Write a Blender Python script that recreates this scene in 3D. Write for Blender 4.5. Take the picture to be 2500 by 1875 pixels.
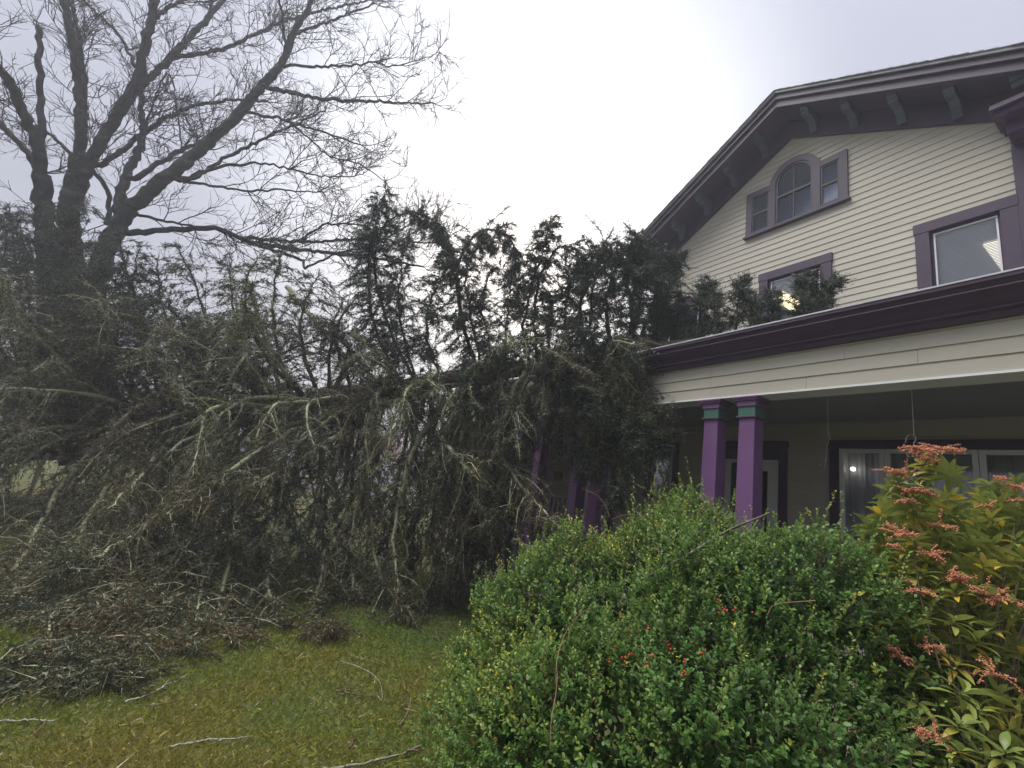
import bpy, math, random
import numpy as np
from mathutils import Matrix, Vector

for _o in list(bpy.data.objects):
    bpy.data.objects.remove(_o)
SC = bpy.context.scene
COL = SC.collection
rng = np.random.default_rng(11)
random.seed(5)
V = lambda *a: np.array(a, float)

# ------------------------------------------------------------------ camera
EYE = V(0, 0, 1.65)
RIGHT = V(0.54126631, 0.82759740, 0.14870551)
UP = V(0.11077701, -0.24549422, 0.96304779)
FWD = V(-0.83352219, 0.50479217, 0.22455652)
FOC = 449.806
cam = bpy.data.cameras.new('camera')
cam.sensor_width = 36.0
cam.lens = FOC / 1024 * 36.0
cam.clip_start = 0.05
cam.clip_end = 2000
cam_o = bpy.data.objects.new('camera', cam)
COL.objects.link(cam_o)
cam_o.matrix_world = Matrix((
    (RIGHT[0], UP[0], -FWD[0], EYE[0]),
    (RIGHT[1], UP[1], -FWD[1], EYE[1]),
    (RIGHT[2], UP[2], -FWD[2], EYE[2]),
    (0, 0, 0, 1)))
SC.camera = cam_o

# ------------------------------------------------------------------ overcast sky and veiled sun
SUN_DIR = V(-0.752, 0.42, 0.508)
SUN_DIR /= np.linalg.norm(SUN_DIR)
SUN_EL = math.asin(SUN_DIR[2])
world = bpy.data.worlds.new('World')
SC.world = world
world.use_nodes = True
nt = world.node_tree
nt.nodes.clear()
N = nt.nodes.new
Lk = nt.links.new
w_out = N('ShaderNodeOutputWorld')
bg_sky = N('ShaderNodeBackground')
sky = N('ShaderNodeTexSky')
sky.sky_type = 'NISHITA'
sky.sun_disc = False
sky.sun_elevation = SUN_EL
sky.sun_rotation = math.atan2(SUN_DIR[0], SUN_DIR[1])
sky.air_density = 1.0
sky.dust_density = 3.0
Lk(sky.outputs[0], bg_sky.inputs[0])
bg_sky.inputs[1].default_value = 0.05
tc = N('ShaderNodeTexCoord')
dot = N('ShaderNodeVectorMath'); dot.operation = 'DOT_PRODUCT'
dot.inputs[1].default_value = tuple(SUN_DIR)
Lk(tc.outputs['Generated'], dot.inputs[0])
glow = N('ShaderNodeMapRange')
glow.interpolation_type = 'SMOOTHSTEP'
glow.inputs[1].default_value = 0.80
glow.inputs[2].default_value = 1.0
glow.inputs[3].default_value = 0.0
glow.inputs[4].default_value = 1.0
Lk(dot.outputs['Value'], glow.inputs[0])
cl = N('ShaderNodeTexNoise')
cl.inputs['Scale'].default_value = 2.2
cl.inputs['Detail'].default_value = 5
cl.inputs['Roughness'].default_value = 0.5
Lk(tc.outputs['Generated'], cl.inputs[0])
clr = N('ShaderNodeMapRange')
clr.inputs[1].default_value = 0.3; clr.inputs[2].default_value = 0.7
clr.inputs[3].default_value = 0.92; clr.inputs[4].default_value = 1.08
Lk(cl.outputs[0], clr.inputs[0])
ccol = N('ShaderNodeMix'); ccol.data_type = 'RGBA'
ccol.inputs[6].default_value = (0.108, 0.111, 0.132, 1)
ccol.inputs[7].default_value = (0.245, 0.252, 0.262, 1)
Lk(glow.outputs[0], ccol.inputs[0])
bg_cl = N('ShaderNodeBackground')
Lk(ccol.outputs[2], bg_cl.inputs[0])
# an overcast sky is about three times as bright overhead as at the horizon
sep = N('ShaderNodeSeparateXYZ')
Lk(tc.outputs['Generated'], sep.inputs[0])
cie = N('ShaderNodeMapRange')
cie.inputs[1].default_value = 0.0; cie.inputs[2].default_value = 1.0
cie.inputs[3].default_value = 0.62; cie.inputs[4].default_value = 1.75
Lk(sep.outputs[2], cie.inputs[0])
mul = N('ShaderNodeMath'); mul.operation = 'MULTIPLY'
Lk(clr.outputs[0], mul.inputs[0]); Lk(cie.outputs[0], mul.inputs[1])
Lk(mul.outputs[0], bg_cl.inputs[1])
wmix = N('ShaderNodeMixShader')
wmix.inputs[0].default_value = 0.88
Lk(bg_sky.outputs[0], wmix.inputs[1])
Lk(bg_cl.outputs[0], wmix.inputs[2])
Lk(wmix.outputs[0], w_out.inputs[0])

sun = bpy.data.lights.new('sun', 'SUN')
sun.energy = 1.5
sun.angle = math.radians(50)
sun.color = (1.0, 0.97, 0.92)
sun_o = bpy.data.objects.new('sun', sun)
COL.objects.link(sun_o)
sun_o.rotation_euler = Vector((-0.22, -0.30, 0.93)).to_track_quat('Z', 'Y').to_euler()

SC.view_settings.view_transform = 'Standard'
SC.view_settings.look = 'None'
SC.view_settings.exposure = 1.95
SC.view_settings.gamma = 1.0
SC.view_settings.use_curve_mapping = False
try:
    SC.cycles.max_bounces = 8
    SC.cycles.transparent_max_bounces = 16
except Exception:
    pass


# ------------------------------------------------------------------ pixel to place helpers
def ray(px, py):
    return RIGHT * (px - 512) + UP * (384 - py) + FWD * FOC


def at_d(px, py, d):
    return EYE + ray(px, py) * (d / FOC)


def at_y(px, py, y):
    r = ray(px, py)
    return EYE + r * (y / r[1])


def at_z(px, py, z):
    r = ray(px, py)
    return EYE + r * ((z - EYE[2]) / r[2])


def at_plane(px, py, p0, n):
    r = ray(px, py)
    return EYE + r * (np.dot(p0 - EYE, n) / np.dot(r, n))


def nrm(a):
    a = np.asarray(a, float)
    return a / np.maximum(np.linalg.norm(a, axis=-1, keepdims=True), 1e-9)


# ------------------------------------------------------------------ materials
def new_mat(name):
    m = bpy.data.materials.new(name)
    m.use_nodes = True
    return m, m.node_tree.nodes, m.node_tree.links, m.node_tree.nodes['Principled BSDF']


def paint(name, col, rough=0.5, var=0.12, scale=6.0, bump=0.0, bscale=60.0, spec=0.4, stretch=(1, 1, 1), dirt=None):
    m, n, l, b = new_mat(name)
    tcn = n.new('ShaderNodeTexCoord')
    mp = n.new('ShaderNodeMapping')
    mp.inputs['Scale'].default_value = stretch
    l.new(tcn.outputs['Object'], mp.inputs[0])
    nz = n.new('ShaderNodeTexNoise')
    nz.inputs['Scale'].default_value = scale
    nz.inputs['Detail'].default_value = 6
    nz.inputs['Roughness'].default_value = 0.65
    l.new(mp.outputs[0], nz.inputs[0])
    r = n.new('ShaderNodeValToRGB')
    r.color_ramp.elements[0].position = 0.3
    r.color_ramp.elements[1].position = 0.7
    c0 = [max(0, c * (1 - var)) for c in col]
    c1 = [min(1, c * (1 + var)) for c in col]
    if dirt:
        c0 = [c * (1 - var) * 0.5 + d * 0.5 for c, d in zip(col, dirt)]
    r.color_ramp.elements[0].color = (*c0, 1)
    r.color_ramp.elements[1].color = (*c1, 1)
    l.new(nz.outputs[0], r.inputs[0])
    # a small shift of tone from piece to piece
    oi = n.new('ShaderNodeObjectInfo')
    mr = n.new('ShaderNodeMapRange')
    mr.inputs[3].default_value = 1 - var * 0.5
    mr.inputs[4].default_value = 1 + var * 0.5
    l.new(oi.outputs['Random'], mr.inputs[0])
    hs = n.new('ShaderNodeHueSaturation')
    l.new(mr.outputs[0], hs.inputs['Value'])
    l.new(r.outputs[0], hs.inputs['Color'])
    l.new(hs.outputs[0], b.inputs['Base Color'])
    b.inputs['Roughness'].default_value = rough
    b.inputs['Specular IOR Level'].default_value = spec
    if bump:
        nb = n.new('ShaderNodeTexNoise')
        nb.inputs['Scale'].default_value = bscale
        nb.inputs['Detail'].default_value = 4
        l.new(mp.outputs[0], nb.inputs[0])
        bp = n.new('ShaderNodeBump')
        bp.inputs['Strength'].default_value = bump
        bp.inputs['Distance'].default_value = 0.01
        l.new(nb.outputs[0], bp.inputs['Height'])
        l.new(bp.outputs[0], b.inputs['Normal'])
    return m


def ramp_mat(name, stops, rough=0.5, spec=0.4, transl=0.0, noise=0.0, nscale=30.0, bump=0.0):
    """Colour from the point attribute 'var' (own tone of each leaf, needle or twig)."""
    m, n, l, b = new_mat(name)
    at = n.new('ShaderNodeAttribute')
    at.attribute_name = 'var'
    fac = at.outputs['Fac']
    if noise:
        nz = n.new('ShaderNodeTexNoise')
        nz.inputs['Scale'].default_value = nscale
        nz.inputs['Detail'].default_value = 4
        tcn = n.new('ShaderNodeTexCoord')
        l.new(tcn.outputs['Object'], nz.inputs[0])
        ma = n.new('ShaderNodeMath'); ma.operation = 'MULTIPLY_ADD'
        ma.inputs[1].default_value = noise
        l.new(nz.outputs[0], ma.inputs[0])
        sb = n.new('ShaderNodeMath'); sb.operation = 'SUBTRACT'
        sb.inputs[1].default_value = noise * 0.5
        l.new(at.outputs['Fac'], sb.inputs[0])
        l.new(sb.outputs[0], ma.inputs[2])
        fac = ma.outputs[0]
        if bump:
            bp = n.new('ShaderNodeBump')
            bp.inputs['Strength'].default_value = bump
            bp.inputs['Distance'].default_value = 0.02
            l.new(nz.outputs[0], bp.inputs['Height'])
            l.new(bp.outputs[0], b.inputs['Normal'])
    r = n.new('ShaderNodeValToRGB')
    e = r.color_ramp.elements
    e[0].position = stops[0][0]; e[0].color = (*stops[0][1], 1)
    e[1].position = stops[-1][0]; e[1].color = (*stops[-1][1], 1)
    for p, c in stops[1:-1]:
        q = e.new(p); q.color = (*c, 1)
    l.new(fac, r.inputs[0])
    l.new(r.outputs[0], b.inputs['Base Color'])
    b.inputs['Roughness'].default_value = rough
    b.inputs['Specular IOR Level'].default_value = spec
    if transl:
        out = n['Material Output']
        tr = n.new('ShaderNodeBsdfTranslucent')
        l.new(r.outputs[0], tr.inputs[0])
        mx = n.new('ShaderNodeMixShader')
        mx.inputs[0].default_value = transl
        l.new(b.outputs[0], mx.inputs[1])
        l.new(tr.outputs[0], mx.inputs[2])
        l.new(mx.outputs[0], out.inputs[0])
    return m


def glass(name, tint=(1, 1, 1), refl=(0.9, 0.93, 1.0), f0=1.55):
    m, n, l, b = new_mat(name)
    n.remove(b)
    out = n['Material Output']
    t = n.new('ShaderNodeBsdfTransparent'); t.inputs[0].default_value = (*tint, 1)
    g = n.new('ShaderNodeBsdfGlossy'); g.inputs[0].default_value = (*refl, 1)
    g.inputs['Roughness'].default_value = 0.06
    f = n.new('ShaderNodeFresnel'); f.inputs[0].default_value = f0
    nz = n.new('ShaderNodeTexNoise'); nz.inputs['Scale'].default_value = 1.6
    tcn = n.new('ShaderNodeTexCoord')
    l.new(tcn.outputs['Object'], nz.inputs[0])
    bp = n.new('ShaderNodeBump'); bp.inputs['Strength'].default_value = 0.03
    l.new(nz.outputs[0], bp.inputs['Height'])
    l.new(bp.outputs[0], g.inputs['Normal'])
    mx = n.new('ShaderNodeMixShader')
    l.new(f.outputs[0], mx.inputs[0]); l.new(t.outputs[0], mx.inputs[1]); l.new(g.outputs[0], mx.inputs[2])
    l.new(mx.outputs[0], out.inputs[0])
    return m


def emit(name, col, s):
    m, n, l, b = new_mat(name)
    b.inputs['Base Color'].default_value = (0.8, 0.8, 0.8, 1)
    b.inputs['Emission Color'].default_value = (*col, 1)
    b.inputs['Emission Strength'].default_value = s
    return m


M = {}
M['cream'] = paint('cream_paint', (0.455, 0.425, 0.360), 0.55, 0.06, 3.0, 0.05, 90, 0.3, (0.4, 3, 3))
M['aubergine'] = paint('aubergine_paint', (0.056, 0.038, 0.068), 0.45, 0.15, 4.0, 0.04, 80)
M['aubergine_dk'] = paint('dark_plum_paint', (0.060, 0.032, 0.072), 0.4, 0.15, 4.0, 0.03, 80)
M['purple'] = paint('purple_paint', (0.155, 0.070, 0.185), 0.5, 0.10, 5.0, 0.05, 90)
M['teal'] = paint('sea_green_paint', (0.045, 0.125, 0.10), 0.5, 0.12, 5.0)
M['bracket'] = paint('slate_green_paint', (0.062, 0.075, 0.084), 0.55, 0.2, 5.0)
M['white'] = paint('white_paint', (0.74, 0.75, 0.76), 0.45, 0.05, 4.0)
M['metal'] = paint('galvanised_edge', (0.50, 0.50, 0.52), 0.45, 0.2, 12.0)
M['drip'] = paint('weathered_drip_edge', (0.23, 0.235, 0.245), 0.5, 0.2, 12.0)
M['shingle'] = paint('grey_asphalt_shingle', (0.20, 0.205, 0.215), 0.9, 0.3, 20.0, 0.4, 200)
M['ceiling'] = paint('porch_ceiling_paint', (0.26, 0.28, 0.26), 0.55, 0.08, 3.0)
M['floorw'] = paint('porch_floor_paint', (0.16, 0.15, 0.15), 0.5, 0.15, 5.0)
M['room'] = paint('interior_paint', (0.42, 0.40, 0.37), 0.7, 0.05, 3.0)
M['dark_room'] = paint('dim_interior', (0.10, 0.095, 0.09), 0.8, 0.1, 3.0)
M['blind'] = paint('blind_slat', (0.72, 0.73, 0.76), 0.5, 0.04, 4.0)
M['curtain'] = paint('sheer_curtain', (0.50, 0.50, 0.51), 0.8, 0.1, 3.0)
M['attic_backing'] = paint('attic_backing', (0.14, 0.15, 0.17), 0.8, 0.05, 3.0)  # grey of the backing sheet carries the attic glass's sky reflection
M['sash_dk'] = paint('dark_sash', (0.03, 0.03, 0.035), 0.4, 0.15, 6.0)
M['glass'] = glass('window_glass')
M['glass_low'] = glass('porch_glass', (0.9, 0.9, 0.92))
M['lamp'] = emit('lamp_glow', (1.0, 0.80, 0.42), 1.0)
M['troffer'] = emit('ceiling_lamp_glow', (1.0, 0.93, 0.78), 1.0)
M['terracotta'] = paint('terracotta', (0.30, 0.09, 0.03), 0.7, 0.2, 8.0)
M['brown_roof'] = paint('brown_roof', (0.13, 0.075, 0.06), 0.9, 0.25, 6.0, 0.3, 40)
M['red'] = paint('red_paint', (0.55, 0.03, 0.025), 0.4, 0.1, 6.0)
M['stone'] = paint('grey_stone', (0.22, 0.21, 0.20), 0.9, 0.3, 6.0, 0.5, 20)

NEEDLE = ramp_mat('spruce_needles', [(0.0, (0.026, 0.044, 0.034)), (0.35, (0.050, 0.068, 0.038)),
                                     (0.62, (0.100, 0.088, 0.040)), (1.0, (0.165, 0.100, 0.055))], 0.5, 0.4, 0.2)
WOOD = ramp_mat('spruce_bark_lichen', [(0.0, (0.040, 0.030, 0.023)), (0.4, (0.105, 0.082, 0.056)),
                                       (0.7, (0.26, 0.26, 0.155)), (1.0, (0.46, 0.48, 0.31))], 0.85, 0.2, 0.0, 0.5, 22.0, 0.4)
LICHEN = ramp_mat('beard_lichen', [(0.0, (0.15, 0.165, 0.10)), (1.0, (0.46, 0.49, 0.36))], 0.9, 0.1, 0.2)
MBARK = ramp_mat('maple_bark', [(0.0, (0.024, 0.023, 0.026)), (0.6, (0.060, 0.060, 0.060)),
                                (1.0, (0.17, 0.19, 0.15))], 0.85, 0.2, 0.0, 0.6, 5.0, 0.8)
HOLLY = ramp_mat('holly_leaf', [(0.0, (0.030, 0.078, 0.018)), (0.45, (0.095, 0.205, 0.040)),
                                (0.8, (0.19, 0.285, 0.055)), (0.95, (0.28, 0.36, 0.07)), (1.0, (0.50, 0.46, 0.06))], 0.42, 0.32, 0.42)
PIERIS = ramp_mat('pieris_leaf', [(0.0, (0.13, 0.20, 0.05)), (0.5, (0.25, 0.29, 0.07)),
                                  (0.8, (0.36, 0.33, 0.06)), (1.0, (0.60, 0.42, 0.05))], 0.34, 0.5, 0.3)
FLOWER = ramp_mat('coral_buds', [(0.0, (0.46, 0.16, 0.085)), (1.0, (0.68, 0.33, 0.20))], 0.6, 0.3, 0.15)
TWIG = ramp_mat('shrub_twig', [(0.0, (0.06, 0.04, 0.03)), (0.6, (0.17, 0.10, 0.06)), (1.0, (0.30, 0.22, 0.15))], 0.8, 0.2)
GRASS = ramp_mat('grass_blade', [(0.0, (0.050, 0.135, 0.012)), (0.4, (0.165, 0.205, 0.022)),
                                 (0.7, (0.25, 0.225, 0.045)), (1.0, (0.40, 0.33, 0.12))], 0.6, 0.25, 0.25)
BERRY = paint('red_berry', (0.40, 0.028, 0.018), 0.25, 0.15, 20.0)


# ------------------------------------------------------------------ objects
def tag(o, label=None, cat=None, group=None, kind=None):
    if label: o['label'] = label
    if cat: o['category'] = cat
    if group: o['group'] = group
    if kind: o['kind'] = kind
    return o


def empty(name, loc=(0, 0, 0), label=None, cat=None, group=None):
    o = bpy.data.objects.new(name, None)
    o.empty_display_size = 0.2
    COL.objects.link(o)
    o.location = loc
    return tag(o, label, cat, group)


PARENT_LOC = {}


def link(name, me, mats, parent=None, loc=(0, 0, 0), smooth=False):
    for m in (mats if isinstance(mats, (list, tuple)) else [mats]):
        if m.name not in [x.name for x in me.materials if x]:
            me.materials.append(m)
    o = bpy.data.objects.new(name, me)
    COL.objects.link(o)
    o.location = loc
    if parent is not None:
        o.parent = parent
    if smooth:
        me.polygons.foreach_set('use_smooth', np.ones(len(me.polygons), bool))
    return o


def np_mesh(name, chunks):
    """chunks: list of (verts (n,3), faces (m,3|4), material index, var (n,) or float)."""
    vs, va, loops, starts, mi = [], [], [], [], []
    off = 0; ls = 0
    for v, f, k, a in chunks:
        v = np.asarray(v, np.float32).reshape(-1, 3)
        f = np.asarray(f, np.int64)
        if len(f) == 0:
            continue
        vs.append(v)
        va.append(np.broadcast_to(np.asarray(a, np.float32), (len(v),)))
        loops.append((f + off).ravel())
        c = f.shape[1]
        starts.append(ls + np.arange(len(f)) * c)
        mi.append(np.full(len(f), k))
        off += len(v); ls += f.size
    vs = np.concatenate(vs); va = np.concatenate(va)
    loops = np.concatenate(loops); starts = np.concatenate(starts); mi = np.concatenate(mi)
    me = bpy.data.meshes.new(name)
    me.vertices.add(len(vs)); me.vertices.foreach_set('co', vs.ravel())
    me.loops.add(len(loops)); me.loops.foreach_set('vertex_index', loops.astype(np.int32))
    me.polygons.add(len(starts)); me.polygons.foreach_set('loop_start', starts.astype(np.int32))
    me.polygons.foreach_set('material_index', mi.astype(np.int32))
    at = me.attributes.new('var', 'FLOAT', 'POINT')
    at.data.foreach_set('value', va.astype(np.float32))
    me.update(calc_edges=True)
    me.validate()
    return me


class MB:
    """collects boxes, prisms and lathes into one mesh"""
    def __init__(s):
        s.v = []; s.f = []

    def add(s, v, f):
        o = len(s.v)
        s.v += [tuple(map(float, p)) for p in v]
        s.f += [tuple(i + o for i in q) for q in f]
        return s

    def box(s, x0, x1, y0, y1, z0, z1):
        return s.add([(x0, y0, z0), (x1, y0, z0), (x1, y1, z0), (x0, y1, z0), (x0, y0, z1), (x1, y0, z1), (x1, y1, z1), (x0, y1, z1)],
                     [(0, 3, 2, 1), (4, 5, 6, 7), (0, 1, 5, 4), (1, 2, 6, 5), (2, 3, 7, 6), (3, 0, 4, 7)])

    def prism_y(s, poly, y0, y1):
        """poly of (x, z), counter-clockwise seen from -y, pushed along y"""
        n = len(poly)
        v = [(x, y0, z) for x, z in poly] + [(x, y1, z) for x, z in poly]
        f = [tuple(range(n)), tuple(range(2 * n - 1, n - 1, -1))] + [(i, i + n, (i + 1) % n + n, (i + 1) % n) for i in range(n)]
        return s.add(v, f)

    def prism_x(s, poly, x0, x1):
        n = len(poly)
        v = [(x0, y, z) for y, z in poly] + [(x1, y, z) for y, z in poly]
        f = [tuple(range(n)), tuple(range(2 * n - 1, n - 1, -1))] + [(i, i + n, (i + 1) % n + n, (i + 1) % n) for i in range(n)]
        return s.add(v, f)

    def tube(s, pts, rad, sides=6):
        v, f = tubes(np.array([pts], float), np.broadcast_to(np.asarray(rad, float), (1, len(pts))), sides)
        return s.add(v, [tuple(q) for q in f])

    def lathe(s, prof, c, sides=12):
        v = []; f = []
        for r, z in prof:
            for k in range(sides):
                a = 2 * math.pi * k / sides
                v.append((c[0] + r * math.cos(a), c[1] + r * math.sin(a), c[2] + z))
        for i in range(len(prof) - 1):
            for k in range(sides):
                k2 = (k + 1) % sides
                f.append((i * sides + k, i * sides + k2, (i + 1) * sides + k2, (i + 1) * sides + k))
        return s.add(v, f)

    def build(s, name, mats, parent=None, bevel=0.0, smooth=False, loc=(0, 0, 0)):
        me = bpy.data.meshes.new(name)
        me.from_pydata(s.v, [], s.f)
        me.update()
        o = link(name, me, mats, parent, loc, smooth)
        if bevel:
            b = o.modifiers.new('bevel', 'BEVEL')
            b.width = bevel; b.segments = 2; b.limit_method = 'ANGLE'
        return o


def tubes(P, R, sides=3):
    """P (m,n,3) centre lines, R (m,n) radii -> verts, quads"""
    P = np.asarray(P, float); m, n, _ = P.shape
    T = np.gradient(P, axis=1)
    T = nrm(T)
    mean = nrm(P[:, -1] - P[:, 0] + 1e-6)
    ref = np.where(np.abs(mean[:, 2:3]) < 0.8, np.array([[0, 0, 1.0]]), np.array([[1.0, 0, 0]]))
    A = nrm(np.cross(T, ref[:, None, :]))
    B = np.cross(T, A)
    ang = 2 * np.pi * np.arange(sides) / sides
    v = P[:, :, None, :] + R[:, :, None, None] * (A[:, :, None, :] * np.cos(ang)[None, None, :, None] + B[:, :, None, :] * np.sin(ang)[None, None, :, None])
    v = v.reshape(-1, 3)
    i = np.arange(m)[:, None, None] * n * sides; j = np.arange(n - 1)[None, :, None] * sides; k = np.arange(sides)[None, None, :]
    k2 = (k + 1) % sides
    f = np.stack([i + j + k, i + j + k2, i + j + sides + k2, i + j + sides + k], -1).reshape(-1, 4)
    return v, f


def frames(D, ref=None):
    D = nrm(D)
    if ref is None:
        ref = rng.normal(size=D.shape)
    U = nrm(np.cross(D, ref)); W = np.cross(D, U)
    return D, U, W


def place(template, faces, O, D, U, W, S):
    """copies of a template at origins O with axes D (x), U (y), W (z) and scale S"""
    t = np.asarray(template, float)
    S = np.broadcast_to(np.asarray(S, float), (len(O),))
    v = O[:, None, :] + S[:, None, None] * (t[None, :, 0:1] * D[:, None, :] + t[None, :, 1:2] * U[:, None, :] + t[None, :, 2:3] * W[:, None, :])
    f = np.asarray(faces)[None] + (np.arange(len(O)) * len(t))[:, None, None]
    return v.reshape(-1, 3), f.reshape(-1, np.asarray(faces).shape[1])


def resample(pts, n):
    pts = np.asarray(pts, float)
    # smooth (Catmull-Rom) through the points
    p = np.vstack([2 * pts[0] - pts[1], pts, 2 * pts[-1] - pts[-2]])
    out = []
    for i in range(len(pts) - 1):
        p0, p1, p2, p3 = p[i:i + 4]
        for t in np.linspace(0, 1, 8, endpoint=False):
            out.append(0.5 * ((2 * p1) + (-p0 + p2) * t + (2 * p0 - 5 * p1 + 4 * p2 - p3) * t * t + (-p0 + 3 * p1 - 3 * p2 + p3) * t ** 3))
    out.append(pts[-1])
    out = np.array(out)
    d = np.concatenate([[0], np.cumsum(np.linalg.norm(np.diff(out, axis=0), axis=1))])
    t = np.linspace(0, d[-1], n)
    return np.stack([np.interp(t, d, out[:, c]) for c in range(out.shape[1])], 1)


def lerp_line(P, t):
    """points and tangents on polyline P (n,3) at t in 0..1"""
    n = len(P); x = np.clip(t, 0, 1) * (n - 1); i = np.minimum(x.astype(int), n - 2); f = (x - i)[:, None]
    return P[i] * (1 - f) + P[i + 1] * f, nrm(P[i + 1] - P[i])


# ================================================================== GROUND
def ground_mat():
    m, n, l, b = new_mat('mossy_lawn_soil')
    tcn = n.new('ShaderNodeTexCoord')
    a = n.new('ShaderNodeTexNoise'); a.inputs['Scale'].default_value = 0.8; a.inputs['Detail'].default_value = 5
    c = n.new('ShaderNodeTexNoise'); c.inputs['Scale'].default_value = 18; c.inputs['Detail'].default_value = 6
    l.new(tcn.outputs['Object'], a.inputs[0]); l.new(tcn.outputs['Object'], c.inputs[0])
    r = n.new('ShaderNodeValToRGB')
    e = r.color_ramp.elements
    e[0].position = 0.35; e[0].color = (0.040, 0.066, 0.011, 1)
    e[1].position = 0.68; e[1].color = (0.105, 0.088, 0.024, 1)
    l.new(a.outputs[0], r.inputs[0])
    r2 = n.new('ShaderNodeValToRGB')
    r2.color_ramp.elements[0].position = 0.3; r2.color_ramp.elements[0].color = (0.5, 0.45, 0.4, 1)
    r2.color_ramp.elements[1].position = 0.7; r2.color_ramp.elements[1].color = (1.2, 1.2, 1.1, 1)
    l.new(c.outputs[0], r2.inputs[0])
    mx = n.new('ShaderNodeMix'); mx.data_type = 'RGBA'; mx.blend_type = 'MULTIPLY'; mx.inputs[0].default_value = 0.8
    l.new(r.outputs[0], mx.inputs[6]); l.new(r2.outputs[0], mx.inputs[7])
    l.new(mx.outputs[2], b.inputs['Base Color'])
    b.inputs['Roughness'].default_value = 0.95
    bp = n.new('ShaderNodeBump'); bp.inputs['Strength'].default_value = 0.6; bp.inputs['Distance'].default_value = 0.03
    l.new(c.outputs[0], bp.inputs['Height']); l.new(bp.outputs[0], b.inputs['Normal'])
    return m


g = MB().add([(-220, -220, 0), (220, -220, 0), (220, 220, 0), (-220, 220, 0)], [(0, 1, 2, 3)]).build('ground', ground_mat())
tag(g, 'mossy lawn ground running out to the street', kind='structure')
wet = paint('wet_asphalt', (0.055, 0.055, 0.06), 0.22, 0.2, 2.0, 0.1, 60, 0.6)
road = MB().add([(-34, -80, 0.004), (-27, -80, 0.004), (-27, 90, 0.004), (-34, 90, 0.004)], [(0, 1, 2, 3)]).build('road', wet)
tag(road, 'wet grey street beyond the fallen tree', kind='structure')
kerb = MB().box(-27, -26.8, -80, 90, 0, 0.12).build('kerb', M['stone'])
tag(kerb, 'stone kerb along the street', kind='structure')

# ================================================================== HOUSE
D1, D2 = 4.7, 7.4          # porch front and house wall planes
E0 = 1.65
AX, SL = -3.65, 0.567      # gable ridge x, roof slope
house = empty('house', (AX, D2, 0), 'cream clapboard house with purple trim, steep gable and a columned front porch', 'house')
HB = (-AX, -D2, 0)


def hp(mb, name, mats, parent=None, bevel=0.0, smooth=False):
    """a part of the house, built in world coordinates"""
    o = mb.build(name, mats, parent or house, bevel, smooth)
    if parent is None:
        o.location = HB
    return o


WX0, WX1 = -6.55, -0.78
UPW = [(-9.0, -8.9, 0, 0)]
win_mid = (-4.18, -3.02, 5.02, 6.085)     # outer casing x0 x1 z0 z1
win_right = (-1.985, -1.0, 5.02, 6.09)
win_left = (-6.33, -5.25, 5.02, 6.03)
upper = [win_left, win_mid, win_right]
tri = (-4.465, -2.77, 6.92, 7.895)


def frieze_z(x):
    return 8.69 - SL * abs(x - AX)


# solid wall behind the boards, with real openings at the lit storey
wb = MB()
xs = [WX0] + [v for w in upper for v in (w[0] + 0.09, w[1] - 0.09)] + [WX1]
for i in range(0, len(xs), 2):
    wb.box(xs[i], xs[i + 1], 7.43, 7.55, 4.75, 6.35)
for w in upper:
    wb.box(w[0] + 0.09, w[1] - 0.09, 7.43, 7.55, 4.75, w[2] + 0.06)
    wb.box(w[0] + 0.09, w[1] - 0.09, 7.43, 7.55, w[3] - 0.06, 6.35)
wb.prism_y([(WX0, 6.352), (WX1, 6.352), (WX1, 9.0 - SL * (WX1 - AX)), (AX, 9.0), (WX0, 9.0 - SL * (AX - WX0))], 7.43, 7.55)
gable_wall = hp(wb, 'gable_wall', M['cream'])
# side walls and rear of the house
sw = MB().box(WX0, WX0 + 0.12, 7.55, 13, 0.2, 7.3).box(WX1 - 0.12, WX1, 7.55, 13, 3.4, 7.3).box(WX0, WX1, 13, 13.12, 0.2, 7.3)
hp(sw, 'side_wall', M['cream'])

EXPO = 0.1135
board_cache = {}


def clapboard(parent, x0, x1, z0, y, expo, mat):
    """one bevelled board: thick lower edge, thin top, lapped under the next"""
    key = round(expo, 4)
    if key not in board_cache:
        t = expo + 0.006
        mb = MB().prism_x([(0.018, 0), (0, 0), (0.012, t), (0.018, t)], 0, 1)
        me = bpy.data.meshes.new('clapboard'); me.from_pydata(mb.v, [], mb.f); me.update()
        me.materials.append(mat)
        board_cache[key] = me
    o = bpy.data.objects.new('clapboard', board_cache[key])
    COL.objects.link(o)
    o.parent = parent
    o.location = (x0, y - 0.018, z0)
    o.scale = (x1 - x0, 1, 1)
    return o


def courses(parent, z0, z1, y, expo, mat, spans, holes):
    z = z0
    k = 0
    while z < z1 - 0.01:
        for a, b in spans(z):
            segs = [(a, b)]
            for hx0, hx1, hz0, hz1 in holes:
                if z + expo > hz0 + 0.005 and z < hz1 - 0.005:
                    ns = []
                    for s0, s1 in segs:
                        if hx1 <= s0 or hx0 >= s1: ns.append((s0, s1))
                        else:
                            if hx0 > s0: ns.append((s0, hx0))
                            if hx1 < s1: ns.append((hx1, s1))
                    segs = ns
            for s0, s1 in segs:
                if s1 - s0 > 0.03:
                    # long courses are made of two butted lengths, as the siding is
                    if s1 - s0 > 2.6:
                        m_ = s0 + (s1 - s0) * (0.3 + 0.4 * ((k * 0.618) % 1))
                        clapboard(parent, s0, m_ - 0.0012, z, y, expo, mat)
                        clapboard(parent, m_ + 0.0012, s1, z, y, expo, mat)
                    else:
                        clapboard(parent, s0, s1, z, y, expo, mat)
        z += expo; k += 1


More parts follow.
